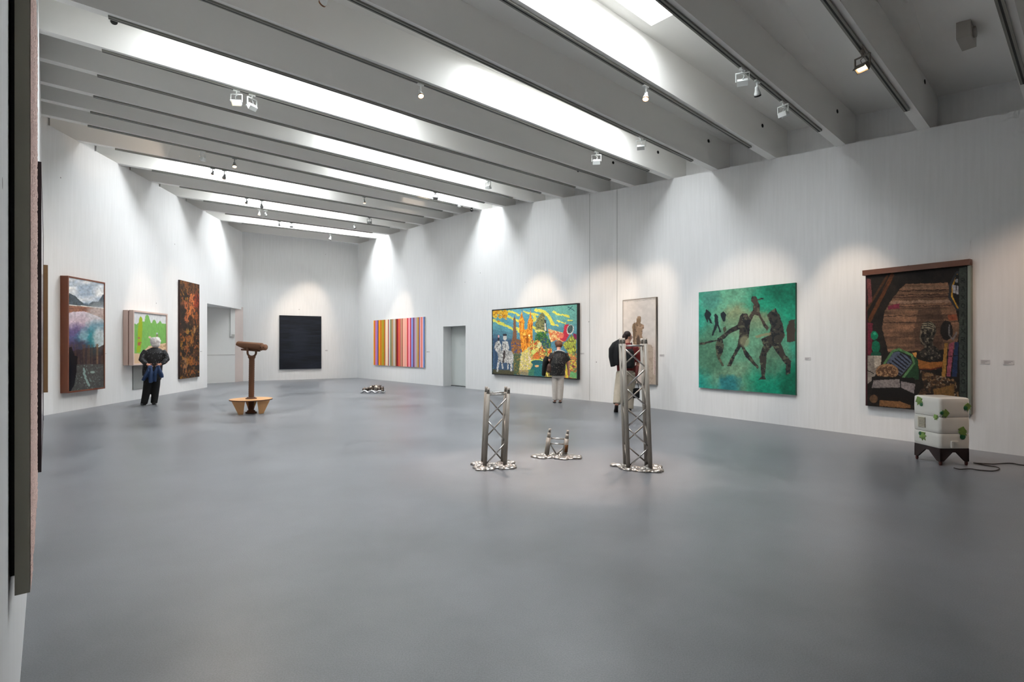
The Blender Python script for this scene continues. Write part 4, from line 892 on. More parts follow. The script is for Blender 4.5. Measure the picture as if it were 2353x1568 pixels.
spec += [(.014, 0, 1.225, .066, .066), (.014, 0, 1.245, .08, .08), (.014, 0, 1.27, .075, .075)]
mb.rings(spec, 24); mb.build('column', CARD_, e, True)
mb = MB(); mb.rings([(0, 0, .318, .115, .115), (0, 0, .335, .115, .115), (0, 0, .34, .09, .09), (0, 0, .355, .085, .085)], 24); mb.build('column_collar', CARD_, e, True)
rz_ = math.radians(-36)
MY = Matrix.Rotation(rz_, 3, 'Z') @ Matrix.Rotation(math.radians(4), 3, 'Y')
# yoke: U of flat bands
yk = []
for i in range(13):
    a = math.pi + math.pi * i / 12; yk.append(V(.014 + .085 * math.cos(a), 0, 1.345 + .085 * math.sin(a)))
yk = [V(.014 - .085, 0, 1.47)] + yk + [V(.014 + .085, 0, 1.47)]
mb = MB(); mb.tube(yk, [(0.05, 0.022)] * len(yk), 12); mb.build('yoke', CARD_, e, True)
# barrel with slanted front end: ribbed body lofted along its axis
org = V(.014, 0, 1.50); rings = []; NR = 46
for i in range(NR + 1):
    t = i / NR; x = -.345 + t * .60; rr = .078 + (.003 if i % 2 else -.002)
    low = 1.0 if t > .32 else .25 + .75 * (t / .32) ** .8
    ring = []
    for k in range(24):
        a = 2 * math.pi * k / 24; z = rr * math.sin(a); y = rr * .95 * math.cos(a)
        z = z if z > 0 else z * low * 1.15
        ring.append(org + MY @ V(x, y, z))
    rings.append(ring)
mb = MB(); mb.loft(rings); mb.build('barrel', CARDX, e, True)
mb = MB(); mb.tube([org + MY @ V(.25, 0, -.012), org + MY @ V(.345, 0, -.012), org + MY @ V(.36, 0, -.012)], [.068, .066, .055], 24); ep = mb.build('eyepiece', mat('light_brown_card', (0.48, 0.33, 0.24), 0.85, var=0.2, vscale=30), e, True)
for y in (-.026, .026):
    mb = MB(); p = org + MY @ V(.30, -.0635, -.012 + (0.0)); q = org + MY @ V(.30 + y * 1.2, -.0675, -.012)
    mb.ball(q, (.012, .006, .012), 10); h_ = mb.build('coin_slot', DARK); h_.parent = ep
mb = MB(); mb.box(org + MY @ V(-.02, 0, -.10), (.42, .09, .035), MY); mb.build('cradle', CARD_, e)
# round bench: two half boards with thickness, three tapered legs
mb = MB(); N = 48
def disc(mb, r0, r1, z0, z1):
    vs = []; fs = []
    for k in range(N):
        a = 2 * math.pi * k / N
        for r_, z in ((r0, z0), (r1, z0), (r1, z1), (r0, z1)): vs.append(V(r_ * math.cos(a), r_ * math.sin(a), z))
    for k in range(N):
        i, j = 4 * k, 4 * ((k + 1) % N)
        fs += [(i, i + 1, j + 1, j), (i + 1, i + 2, j + 2, j + 1), (i + 2, i + 3, j + 3, j + 2), (i + 3, i, j, j + 3)]
    mb.add(vs, fs)
disc(mb, .068, .435, .296, .318); bt = mb.build('bench_top', PLY, e)
mb = MB(); disc(mb, .434, .438, .294, .312); h_ = mb.build('bench_edge', PLYD); h_.parent = bt
for az in (math.radians(-90 - 42), math.radians(-90 + 42), math.radians(90)):
    o_ = V(math.cos(az), math.sin(az), 0); tng = V(-o_.y, o_.x, 0)
    if az < 0: tng = (tng * 0.55 + V(1, 0, 0) * 0.6).normalized() if True else tng
    th = V(tng.y, -tng.x, 0) * .012
    if th.dot(o_) < 0: th = -th
    pt, pb = o_ * .37, o_ * .30
    mb = MB(); wt, wb = .135, .045
    mb.hexa([up(pb - tng * wb - th, 0.0), up(pb + tng * wb - th, 0.0), up(pb + tng * wb + th, 0.0), up(pb - tng * wb + th, 0.0), up(pt - tng * wt - th, .296), up(pt + tng * wt - th, .296), up(pt + tng * wt + th, .296), up(pt - tng * wt + th, .296)])
    mb.build('bench_leg', PLY, e)

# heap of dark metal fruits on a wavy chrome tray
CHR = mat('polished_chrome', (0.86, 0.86, 0.87), 0.10, metal=1.0, var=0.02); DKM = mat('tarnished_bronze', (0.34, 0.29, 0.26), 0.32, metal=0.7, var=0.5, vscale=9); PALM = mat('worn_pewter', (0.62, 0.58, 0.54), 0.35, metal=0.7, var=0.3, vscale=12)
c = floor_pt(858, 903.5); e = empty('fruit_heap_sculpture', c, math.radians(-6), 'low heap of dark metal fruits on a wavy chrome tray lying on the floor', 'sculpture')
rings = []
for i in range(61):
    t = i / 60; x = -.36 + .62 * t; z = .05 + .028 * math.cos(t * 2 * math.pi * 2.6 + math.pi); y = -.13
    rings.append(V(x, y, z))
mb = MB(); mb.tube(rings, .034, 14); mb.build('tray_rim', CHR, e, True)
rings = [V(.26 + .10 * math.sin(a), -.13 + .13 * (1 - math.cos(a)), .055 + .02 * math.cos(3 * a)) for a in [math.pi * i / 24 for i in range(25)]]
mb = MB(); mb.tube(rings, .034, 14); mb.build('tray_rim', CHR, e, True)
vs = []; fs = []
for i in range(31):
    t = i / 30; x = -.36 + .66 * t
    for j in range(2): vs += [V(x, -.13 + j * .26, .035 + .014 * math.cos(t * 2 * math.pi * 2.6 + math.pi) - .0), V(x, -.13 + j * .26, .012)]
for i in range(30):
    a = 4 * i; fs += [(a, a + 4, a + 6, a + 2), (a + 1, a + 3, a + 7, a + 5), (a, a + 1, a + 5, a + 4), (a + 2, a + 6, a + 7, a + 3)]
fs += [(0, 2, 3, 1), (120, 121, 123, 122)]
mesh('tray', [v - V(0, 0, .012) for v in vs], fs, CHR, e)
rnd = random.Random(12)
for i, (x, y, z, r_, pale) in enumerate(((-.28, -.05, .115, .065, 0), (-.20, .05, .12, .06, 1), (-.16, -.06, .13, .06, 0), (-.08, .03, .16, .075, 1), (-.02, -.07, .135, .075, 0), (.06, .05, .18, .075, 1), (.12, -.05, .165, .085, 1), (.17, .06, .19, .065, 0), (.22, -.07, .13, .07, 0), (.28, .02, .14, .07, 0), (.31, -.05, .09, .06, 0), (.02, .0, .20, .06, 0))):
    M_ = Matrix.Rotation(rnd.uniform(-.9, .9), 3, 'X') @ Matrix.Rotation(rnd.uniform(-.9, .9), 3, 'Y')
    mb = MB(); prof = [(.0, -1.0, .25), (0, -.8, .62), (0, -.4, .95), (0, 0, 1.0), (0, .4, .85), (0, .75, .5), (0, .95, .22), (0, 1.15, .12), (0, 1.4, .10)]
    mb.loft([[V(x, y, z) + M_ @ V(r_ * q[2] * math.cos(2 * math.pi * k / 14), r_ * q[2] * math.sin(2 * math.pi * k / 14), r_ * q[1]) for k in range(14)] for q in prof])
    mb.build('metal_fruit', PALM if pale else DKM, e, True)

# white ceramic cabinet with green leaves on a dark stand
CER = mat('white_glazed_ceramic', (0.84, 0.83, 0.80), 0.22, var=0.03, vscale=4); STW = mat('dark_mahogany_stand', (0.13, 0.065, 0.055), 0.35, var=0.3, vscale=12)
LEAF1 = mat('green_leaf_relief', (0.42, 0.53, 0.25), 0.4, var=0.5, vscale=40); LEAF2 = mat('dark_green_fruit_relief', (0.10, 0.34, 0.20), 0.35, var=0.4, vscale=30); SEAM = mat('brown_seam', (0.38, 0.34, 0.30), 0.7)
FRT = floor_pt(2160, 1071); LFT = floor_pt(2108, 1055); ax = V(1, 0.02, 0).normalized(); ay = V(-ax.y, ax.x, 0)
Wc, Dc = 0.385, 0.43
cc = FRT + ax * (Wc / 2 - 0.0) + ay * (Dc / 2)
e = empty('ceramic_cabinet', cc, math.atan2(ax.y, ax.x), 'white ceramic cabinet with green leaf reliefs on a dark stand beside the studio painting', 'cabinet')
def rrect(w, d, z, r_, n=6):
    out = []
    for cx_, cy_, a0 in ((w / 2 - r_, d / 2 - r_, 0), (-w / 2 + r_, d / 2 - r_, 90), (-w / 2 + r_, -d / 2 + r_, 180), (w / 2 - r_, -d / 2 + r_, 270)):
        for k in range(n + 1):
            a = math.radians(a0 + 90 * k / n); out.append(V(cx_ + r_ * math.cos(a), cy_ + r_ * math.sin(a), z))
    return out
zb, zt = 0.215, 0.835; secs = [(zb, .3965), (.4005, .604), (.608, zt)]
bodies = []
for i, (a, b) in enumerate(secs):
    rings = []
    for t in (0, .02, .25, .5, .75, .98, 1):
        z = a + (b - a) * t; bul = .003 * math.sin(math.pi * t); ins = 0.003 if t in (0, 1) else 0
        rings.append(rrect(Wc + 2 * bul - ins, Dc + 2 * bul - ins, z, .035))
    if i == 2:
        for s_, dz in ((.012, .005), (.035, .012), (.08, .016), (.2, .018)): rings.append(rrect(Wc - s_, Dc - s_, zt + dz, .03))
    mb = MB(); mb.loft(rings); bodies.append(mb.build('cabinet_section', CER, e, True))
for z0_, z1_ in ((.3965, .4005), (.604, .608)):
    mb = MB(); mb.loft([rrect(Wc - .012, Dc - .012, z0_, .035), rrect(Wc - .012, Dc - .012, z1_, .035)]); mb.build('seam', SEAM, e, True)
mb = MB(); mb.loft([rrect(Wc - .01, Dc - .01, .165, .012), rrect(Wc - .01, Dc - .01, zb, .012)]); st = mb.build('stand_top', STW, e)
for sx in (-1, 1):
    for sy in (-1, 1):
        x, y = sx * (Wc / 2 - .008), sy * (Dc / 2 - .008); mb = MB()
        # two triangular gussets meeting at the corner
        for dx, dy in ((-sx * .17, 0), (0, -sy * .19)):
            nv_ = V(0, -sy * .022, 0) if dx else V(-sx * .022, 0, 0)
            q = [V(x, y, .175), V(x + dx, y + dy, .175), V(x + dx * .28, y + dy * .28, .05), V(x, y, .05)]
            mb.hexa(q + [p + nv_ for p in q])
        lg = mb.build('stand_leg', STW, e)
        mb = MB(); mb.rings([(x - sx * .02, y - sy * .02, 0, .012, .012), (x - sx * .02, y - sy * .02, .02, .018, .018), (x - sx * .02, y - sy * .02, .055, .016, .016)], 12); f_ = mb.build('foot', mat('reddish_foot', (0.30, 0.13, 0.11), 0.4)); f_.parent = lg
yf = -Dc / 2 - .008; xl = -Wc / 2 - .008
def leaf(face, u, z, s_, rot, m, kind):
    """raised leaf or gourd on the front (x along u) or left (y along u) face"""
    if kind == 'leaf': prof = [(0, -1), (.55, -.55), (.95, -.15), (.55, .05), (.75, .55), (.25, .45), (0, 1.05), (-.3, .45), (-.75, .6), (-.5, .05), (-.95, -.2), (-.5, -.55)]
    else: prof = [(math.cos(a) * .75, math.sin(a) * .75) for a in [2 * math.pi * k / 14 for k in range(14)]]
    c_, s2 = math.cos(rot), math.sin(rot); s_ = s_ * (1.35 if kind == 'leaf' else 1.0); pts = [((a * c_ - b * s2) * s_, (a * s2 + b * c_) * s_) for a, b in prof]
    def P(a, b, d): return V(u + a, yf - d, z + b) if face == 'f' else V(xl - d, u + a, z + b)
    n = len(pts); vs = [P(a, b, -.012) for a, b in pts] + [P(a * .97, b * .97, .001) for a, b in pts] + [P(0, 0, .003 if kind == 'leaf' else .006)]
    fs = [(i, (i + 1) % n, n + (i + 1) % n, n + i) for i in range(n)] + [(n + i, n + (i + 1) % n, 2 * n) for i in range(n)] + [tuple(range(n - 1, -1, -1))]
    mesh('leaf_relief' if kind == 'leaf' else 'gourd_relief', vs, fs, m, e)
for a in (('f', .085, .435, .045, 2.9, LEAF1, 'leaf'), ('f', .10, .40, .04, 3.4, LEAF1, 'leaf'), ('f', .092, .362, .045, 0, LEAF2, 'g'), ('f', .155, .735, .04, 3.1, LEAF1, 'leaf'), ('f', .13, .725, .036, 0, LEAF2, 'g'),
          ('f', -.135, .655, .045, 1.6, LEAF1, 'leaf'), ('f', -.17, .66, .03, 0, LEAF2, 'g'), ('l', -.155, .60, .03, 2.6, LEAF1, 'leaf'), ('l', .11, .775, .05, 2.7, LEAF1, 'leaf'), ('l', .075, .735, .032, 0, LEAF2, 'g'), ('l', .05, .33, .05, 2.4, LEAF1, 'leaf'), ('l', .09, .355, .036, 0, LEAF2, 'g')): leaf(*a)
for i in range(7):
    mb = MB(); mb.box((xl - .003, .065, .455 + i * .0195), (.010, .115, .011)); v_ = mb.build('vent_slat', mat('cream_vent', (0.80, 0.77, 0.68), 0.5), e)
    mb = MB(); mb.box((xl + .0035, .065, .4475 + i * .0195), (.008, .113, .006)); mb.build('vent_gap', SEAM, e)
mb = MB(); mb.box((-.055, yf - .008, .265), (.02, .022, .075)); mb.box((-.02, yf - .008, .30), (.085, .022, .02)); mb.build('outlet_hood', CER, e)
# power cable
def cable(pts, r_, name, m, parent=None, n=8):
    P_ = [Vector(p) for p in pts]; out = []
    for i in range(len(P_) - 1):
        p0, p1, p2, p3 = P_[max(i - 1, 0)], P_[i], P_[i + 1], P_[min(i + 2, len(P_) - 1)]
        for k in range(8):
            t = k / 8; out.append(0.5 * ((2 * p1) + (p2 - p0) * t + (2 * p0 - 5 * p1 + 4 * p2 - p3) * t * t + (3 * p1 - p0 - 3 * p2 + p3) * t ** 3))
    out.append(P_[-1]); mb = MB(); mb.tube(out, r_, n); return mb.build(name, m, parent, True)
CAB = mat('dark_brown_cable', (0.17, 0.14, 0.12), 0.6)
fz = lambda x, y: up(floor_pt(x, y), .007)
cb = cable([fz(2192, 1077), fz(2205, 1080), fz(2228, 1079), fz(2250, 1082), fz(2280, 1084), fz(2296, 1080), fz(2290, 1075), fz(2260, 1070), fz(2238, 1065), fz(2246, 1066), fz(2280, 1068), fz(2320, 1066), fz(2346, 1070), fz(2380, 1074)], .006, 'power_cable', CAB)
tag(cb, 'dark power cable looping on the floor from the ceramic cabinet', 'cable')
# ------------------------------------------------------------------ visitors, all seen from behind (local +Y is the way they face)
SKIN = mat('skin', (0.80, 0.58, 0.49), 0.55, var=0.06, vscale=14)
def head_parts(mb, c, yaw=0.0, tilt=0.0):
    """head with jaw, nose, ears and brow, about 0.23 high; c is the middle of the head"""
    c = Vector(c); R_ = Matrix.Rotation(yaw, 3, 'Z') @ Matrix.Rotation(tilt, 3, 'X'); W = lambda x, y, z: c + R_ @ V(x, y, z)
    mb.ball(W(0, -.008, .025), (.075, .095, .090), 18, R_); mb.ball(W(0, .022, -.045), (.058, .070, .070), 16, R_)
    mb.ball(W(0, .062, -.085), (.030, .025, .025), 12, R_)                                # chin
    mb.tube([W(0, .085, .012), W(0, .105, -.022), W(0, .095, -.032)], [.011, .016, .012], 10)   # nose
    mb.tube([W(-.035, .078, .022), W(0, .088, .020), W(.035, .078, .022)], .012, 8)       # brow
    mb.ball(W(0, .085, -.058), (.024, .012, .009), 10, R_)                                # lips
    for s_ in (-1, 1): mb.ball(W(.074 * s_, -.012, -.012), (.012, .022, .034), 12, R_)    # ears
    return R_, W
def eyes(parent, W):
    for s_ in (-1, 1):
        mb = MB(); mb.ball(W(.030 * s_, .078, .002), (.012, .010, .010), 12); o = mb.build('eye', mat('eye_white', (0.85, 0.84, 0.82), 0.3), parent, True)
        mb = MB(); mb.ball(W(.030 * s_, .086, .002), (.005, .0035, .005), 10); q = mb.build('iris', mat('dark_iris', (0.12, 0.09, 0.07), 0.2)); q.parent = o
def hand(mb, wrist, d, side, palm, curl=0.9, s_=1.0):
    """five-fingered hand: d points from wrist to knuckles, palm is the palm's normal, side +1 puts the thumb along d x palm"""
    wrist = Vector(wrist); d = Vector(d).normalized(); n = Vector(palm); n = (n - d * n.dot(d)).normalized(); a = d.cross(n) * side
    P = lambda u, v, w_: wrist + (d * u + a * v + n * w_) * s_
    mb.tube([P(-.02, 0, 0), P(.03, 0, 0), P(.085, 0, 0)], [(.026, .020), (.036, .015), (.038, .013)] if False else [.024, .026, .022], 12)
    for v in (-.026, -.009, .009, .026): mb.tube([P(.02, v * .7, 0), P(.085, v, 0)], .013 * s_, 8)
    for v, ln in ((.028, .070), (.0095, .080), (-.0095, .074), (-.028, .058)):
        p0 = P(.080, v, 0); a1, a2 = curl * .5, curl * 1.3
        k1 = p0 + (d * math.cos(a1) + n * math.sin(a1)) * ln * .5 * s_; k2 = k1 + (d * math.cos(a2) + n * math.sin(a2)) * ln * .5 * s_
        mb.tube([p0 - d * .015 * s_, p0, k1, k2], [.0095 * s_, .0095 * s_, .0085 * s_, .007 * s_], 8)
    t0 = P(.018, .026, .004); t1 = t0 + (d * .6 + a * .65 + n * .35).normalized() * .042 * s_; t2 = t1 + (d * .85 + n * .5).normalized() * .034 * s_
    mb.tube([P(.005, .012, 0), t0, t1, t2], [.014 * s_, .014 * s_, .0105 * s_, .008 * s_], 8)
def shoe(parent, p, rz, m, pitch=0.0, l=.27, name='shoe'):
    R_ = Matrix.Rotation(rz, 3, 'Z') @ Matrix.Rotation(pitch, 3, 'X'); mb = MB(); rr = []
    for y, w_, h_ in ((-.09, .026, .05), (-.075, .038, .075), (-.03, .042, .085), (.03, .042, .075), (.09, .050, .058), (.14, .046, .046), (.172, .026, .032)):
        rr.append([Vector(p) + R_ @ V(w_ * math.copysign(abs(math.cos(a)) ** .7, math.cos(a)), y * l / .27, max(0.001, h_ * .5 + h_ * .5 * math.copysign(abs(math.sin(a)) ** .6, math.sin(a)))) for a in [2 * math.pi * k / 16 for k in range(16)]])
    mb.loft(rr); return mb.build(name, m, parent, True)
def person(px, py, rz, label):
    e = empty('person', floor_pt(px, py), rz, label, 'person'); return e

def speckled(name, base, dots, scale, thr, rough=0.7):
    m = bpy.data.materials.new(name); m.use_nodes = True; nt = m.node_tree; b = nt.nodes['Principled BSDF']; b.inputs['Roughness'].default_value = rough
    tc = nt.nodes.new('ShaderNodeTexCoord'); vo = nt.nodes.new('ShaderNodeTexVoronoi'); vo.inputs['Scale'].default_value = scale; nt.links.new(tc.outputs['Object'], vo.inputs['Vector'])
    lt = nt.nodes.new('ShaderNodeMath'); lt.operation = 'LESS_THAN'; lt.inputs[1].default_value = thr; nt.links.new(vo.outputs['Distance'], lt.inputs[0])
    mx = nt.nodes.new('ShaderNodeMix'); mx.data_type = 'RGBA'; mx.inputs[6].default_value = lin(base) + (1,); mx.inputs[7].default_value = lin(dots) + (1,)
    nt.links.new(lt.outputs[0], mx.inputs[0]); nt.links.new(mx.outputs[2], b.inputs['Base Color']); return m
# 1. white-haired visitor, hands behind the back holding a blue jacket
e = person(344.5, 930.5, math.radians(34), 'white-haired person in a dark patterned jacket, hands behind the back holding a blue jacket')
JK = speckled('dark_patterned_jacket', (0.075, 0.078, 0.092), (0.42, 0.43, 0.46), 22, 0.22); BLK = mat('black_trousers', (0.025, 0.025, 0.028), 0.85, var=0.2, vscale=8); BLU = mat('blue_jacket_cloth', (0.10, 0.20, 0.35), 0.7, var=0.35, vscale=10, bump=0.5, bscale=14)
SHO = mat('black_shoe_leather', (0.03, 0.028, 0.028), 0.4)
mb = MB(); hc = (.115, .05, 1.585); R_, W = head_parts(mb, hc, 0.1, -0.15)
mb.tube([V(.10, .0, 1.36), V(.108, .02, 1.46), V(.115, .04, 1.54)], [.062, .056, .056], 16)
mb.rings([(.05, 0, .86, .15, .11), (.06, 0, 1.1, .16, .11), (.085, 0, 1.32, .17, .10), (.095, 0, 1.41, .10, .07)], 20)
armL = [V(-.09, 0, 1.36), V(-.17, -.09, 1.16), V(-.05, -.215, 1.03)]; armR = [V(.275, 0, 1.36), V(.355, -.09, 1.16), V(.225, -.215, 1.03)]
for a_ in (armL, armR): mb.tube(a_, [.05, .042, .028], 12)
hand(mb, armL[2], (.75, -.25, -.55), 1, (0, 1, .2), 1.2); hand(mb, armR[2], (-.75, -.25, -.55), -1, (0, 1, .2), 1.2)
for a_ in ([V(0, 0, .9), V(-.05, .0, .48), V(-.115, .0, .06)], [V(.12, 0, .9), V(.115, .02, .48), V(.075, .0, .06)]): mb.tube(a_, [.085, .058, .04], 12)
body = organic('body', mb, SKIN, e, .0065, 2); eyes(e, W)
mb = MB(); mb.rings([(.045, -.0, .74, .205, .155), (.05, 0, .85, .215, .16), (.06, 0, 1.0, .215, .155), (.08, -.01, 1.18, .225, .155), (.095, -.015, 1.32, .225, .135), (.10, -.005, 1.40, .165, .10), (.105, .01, 1.455, .075, .068)], 24)
mb.tube([V(-.08, 0, 1.36), V(-.145, -.04, 1.26), V(-.175, -.095, 1.15), V(-.115, -.175, 1.08), V(-.062, -.205, 1.04)], [.08, .07, .066, .056, .046], 14)
mb.tube([V(.265, 0, 1.36), V(.33, -.04, 1.26), V(.36, -.095, 1.15), V(.30, -.175, 1.08), V(.238, -.205, 1.04)], [.08, .07, .066, .056, .046], 14)
organic('jacket', mb, JK, e, .013, 4)
mb = MB(); mb.rings([(.05, 0, .66, .175, .135), (.05, 0, .80, .185, .14), (.05, 0, .93, .17, .13)], 20)
mb.tube([V(-.01, 0, .82), V(-.045, 0, .5), V(-.085, 0, .25), V(-.125, -.005, .035)], [.12, .098, .085, .075], 16); mb.tube([V(.12, 0, .82), V(.125, .01, .5), V(.108, .005, .25), V(.085, -.005, .035)], [.12, .095, .082, .074], 16)
organic('trousers', mb, BLK, e, .013, 3)
shoe(e, (-.125, .02, 0), .25, SHO); shoe(e, (.085, .01, 0), -.1, SHO)
HW = mat('white_hair', (0.90, 0.88, 0.87), 0.85, var=0.15, vscale=40, bump=0.8, bscale=60)
mb = MB(); mb.ball(W(0, -.025, .02), (.118, .118, .115), 18); mb.ball(W(.0, -.055, -.06), (.10, .07, .085), 14); rnd = random.Random(3)
for i in range(110):
    a = rnd.uniform(0, 2 * math.pi); q = rnd.uniform(-.75, 1.0); mb.ball(W(math.cos(a) * .098 * math.sqrt(max(0, 1 - q * q * .8)), -.03 + math.sin(a) * .098 * math.sqrt(max(0, 1 - q * q * .8)), .02 + q * .105), rnd.uniform(.014, .028), 8)
mb.ball(W(-.085, -.01, .10), (.03, .03, .03), 8)
organic('hair', mb, HW, e, .009, 1)
bj = empty('held_jacket', floor_pt(344.5, 930.5), math.radians(34), 'blue jacket hanging from the hands of the white-haired person', 'jacket')
mb = MB(); o_ = -.255
mb.tube([V(.00, o_, 1.0), V(-.05, o_ - .01, .85), V(-.10, o_, .72), V(-.145, o_, .63)], [(.035, .03), (.07, .04), (.07, .045), (.05, .035)], 14)
mb.tube([V(.02, o_, 1.01), V(.02, o_ - .02, .85), V(.015, o_ - .01, .70), V(.01, o_, .58)], [(.035, .03), (.075, .045), (.10, .05), (.11, .045)], 14)
mb.tube([V(.175, o_, 1.01), V(.20, o_ - .015, .88), V(.24, o_, .76), V(.255, o_, .69)], [(.035, .03), (.07, .045), (.075, .05), (.045, .04)], 14)
mb.tube([V(.16, o_, 1.0), V(.12, o_ - .01, .85), V(.11, o_, .70), V(.10, o_, .60)], [(.03, .03), (.06, .04), (.075, .04), (.07, .035)], 14)
organic('cloth', mb, BLU, bj, .012, 3)
mb = MB(); mb.tube([V(.215, o_ - .02, .70), V(.20, o_ - .02, .64)], [.035, .03], 12); organic('sleeve_end', mb, mat('dark_lining', (0.16, 0.13, 0.12), 0.8), bj, .01, 1)

# 2. woman stooping before the tower painting
e = person(1281, 926, math.radians(-4), 'auburn-haired person in a black dotted tunic and pale trousers, stooping before the tower painting')
TUN = speckled('black_dotted_tunic', (0.045, 0.045, 0.05), (0.55, 0.53, 0.50), 30, 0.20); PNT = mat('pale_trousers', (0.76, 0.73, 0.70), 0.8, var=0.12, vscale=22, bump=0.4, bscale=24); HB = mat('auburn_hair', (0.40, 0.235, 0.14), 0.6, var=0.45, vscale=30, bump=0.7, bscale=50)
mb = MB(); hc = (.035, .20, 1.515); R_, W = head_parts(mb, hc, 0.1, -0.55)
mb.tube([V(.035, .05, 1.30), V(.035, .11, 1.40), V(.035, .17, 1.475)], [.06, .052, .052], 16)
mb.rings([(.0, 0, .80, .14, .11), (.01, -.02, 1.02, .14, .10), (.03, .03, 1.26, .155, .09), (.035, .06, 1.34, .09, .06)], 20)
aL = [V(-.13, .03, 1.28), V(-.175, .0, 1.10), V(-.15, .14, .97)]; aR = [V(.20, .03, 1.28), V(.265, .02, 1.05), V(.30, .08, .80)]
mb.tube(aL, [.05, .044, .03], 12); mb.tube(aR, [.05, .042, .028], 12); hand(mb, aL[2], (.2, .8, .0), -1, (.9, 0, -.3), 1.1); hand(mb, aR[2], (.1, .25, -1), 1, (-1, 0, 0), .5)
mb.ball((-.185, -.005, 1.135), (.062, .06, .068), 12)
for a_ in ([V(-.06, 0, .85), V(-.062, .01, .46), V(-.062, .0, .05)], [V(.085, 0, .85), V(.085, .01, .46), V(.07, .0, .05)]): mb.tube(a_, [.082, .056, .036], 12)
for x in (-.075, .068): mb.tube([V(x, -.04, .03), V(x, .10, .022), V(x, .16, .02)], [.03, .034, .02], 10)
organic('body', mb, SKIN, e, .0065, 2); eyes(e, W)
mb = MB(); mb.rings([(-.01, -.02, .72, .205, .15), (.0, -.02, .85, .20, .155), (.015, -.035, 1.04, .205, .16), (.03, -.01, 1.20, .205, .145), (.04, .03, 1.305, .175, .11), (.04, .06, 1.365, .085, .07)], 24)
mb.tube([V(-.11, .02, 1.29), V(-.155, .0, 1.20), V(-.175, .0, 1.14)], [.085, .082, .085], 14); mb.tube([V(.18, .02, 1.29), V(.235, .01, 1.18), V(.275, .015, 1.10)], [.085, .08, .088], 14)
organic('tunic', mb, TUN, e, .012, 3)
mb = MB(); mb.tube([V(-.11 + .28 * math.sin(math.pi * i / 10) * 0 + .30 * i / 10, -.035 - .05 * math.sin(math.pi * i / 10) + (.0), 1.335 + .045 * math.sin(math.pi * i / 10)) for i in range(11)], .014, 10); mb.build('collar', mat('white_collar', (0.85, 0.84, 0.84), 0.7), e, True)
mb = MB(); mb.rings([(.01, 0, .66, .15, .13), (.01, 0, .80, .16, .135)], 20); mb.tube([V(-.062, 0, .75), V(-.062, 0, .45), V(-.06, 0, .20), V(-.06, 0, .07)], [.095, .085, .078, .072], 14); mb.tube([V(.082, 0, .75), V(.082, 0, .45), V(.072, 0, .20), V(.066, 0, .07)], [.095, .085, .076, .068], 14)
organic('trousers', mb, PNT, e, .012, 3)
for x in (-.08, .072):
    shoe(e, (x, .01, 0), 0, mat('black_sandal', (0.06, 0.055, 0.05), 0.5), l=.25, name='sandal').scale = (1, 1, .42)
mb = MB(); mb.ball(W(0, -.02, .03), (.098, .112, .10), 18); mb.ball(W(0, -.07, -.03), (.088, .05, .07), 14); rnd = random.Random(8)
for i in range(22):
    a = rnd.uniform(0, 2 * math.pi); mb.ball(W(math.cos(a) * .085, -.03 + math.sin(a) * .08, .03 + rnd.uniform(-.08, .07)), .028, 8)
organic('hair', mb, HB, e, .012, 3)
ct = empty('draped_coat', floor_pt(1281, 926), math.radians(-4), 'black coat hanging over the left arm of the stooping person', 'coat')
mb = MB(); mb.tube([V(-.27, .06, 1.22), V(-.31, .06, 1.10), V(-.34, .06, .93), V(-.37, .06, .70)], [(.07, .06), (.115, .08), (.10, .07), (.05, .05)], 14); mb.tube([V(-.22, .08, 1.14), V(-.27, .07, 1.0), V(-.29, .07, .86)], [(.07, .06), (.07, .06), (.05, .05)], 12); organic('cloth', mb, BLK, ct, .014, 3)
bg = empty('handbag', floor_pt(1281, 926), math.radians(-4), 'brown handbag at the left hip of the stooping person', 'bag')
LEA = mat('brown_bag_leather', (0.27, 0.17, 0.13), 0.5, var=0.3, vscale=14, bump=0.3, bscale=20); mb = MB(); mb.ball((-.20, -.05, .92), (.085, .05, .125), 16); mb.ball((-.205, -.05, .86), (.09, .055, .08), 14); organic('pouch', mb, LEA, bg, .012, 2)
mb = MB(); mb.tube([V(-.22, -.06, 1.02), V(-.17, -.10, 1.16), V(-.10, -.12, 1.28), V(-.08, -.06, 1.38)], .009, 8); mb.build('strap', LEA, bg, True)

# 3. man walking past the torso painting behind the tall truss
e = person(1432, 947, math.radians(-6), 'bespectacled man in red shirt and beige trousers, walking behind the tallest truss')
RED = mat('red_shirt_cotton', (0.40, 0.045, 0.04), 0.8, var=0.2, vscale=12, bump=0.3, bscale=20); BEI = mat('beige_trousers', (0.70, 0.65, 0.58), 0.8, var=0.14, vscale=16, bump=0.4, bscale=18); HD = mat('short_dark_hair', (0.15, 0.075, 0.07), 0.6, var=0.6, vscale=26, bump=0.5, bscale=60)
mb = MB(); hc = (.105, .03, 1.705); yaw = -1.15; R_, W = head_parts(mb, hc, yaw, -.12)
mb.tube([V(.085, .0, 1.46), V(.10, .01, 1.55), V(.105, .025, 1.64)], [.066, .06, .058], 16)
mb.rings([(.06, 0, .96, .155, .11), (.06, 0, 1.15, .16, .11), (.07, 0, 1.42, .185, .105), (.08, 0, 1.51, .11, .075)], 20)
aL = [V(-.12, 0, 1.46), V(-.27, -.03, 1.30), V(-.10, .06, 1.05)]; aR = [V(.27, 0, 1.46), V(.335, .01, 1.17), V(.315, .04, .92)]
mb.tube(aL, [.055, .046, .03], 12); mb.tube(aR, [.055, .046, .03], 12); hand(mb, aL[2], (.5, .5, -.6), -1, (.4, -.8, 0), .8); hand(mb, aR[2], (.0, .1, -1), -1, (-1, 0, 0), 1.3)
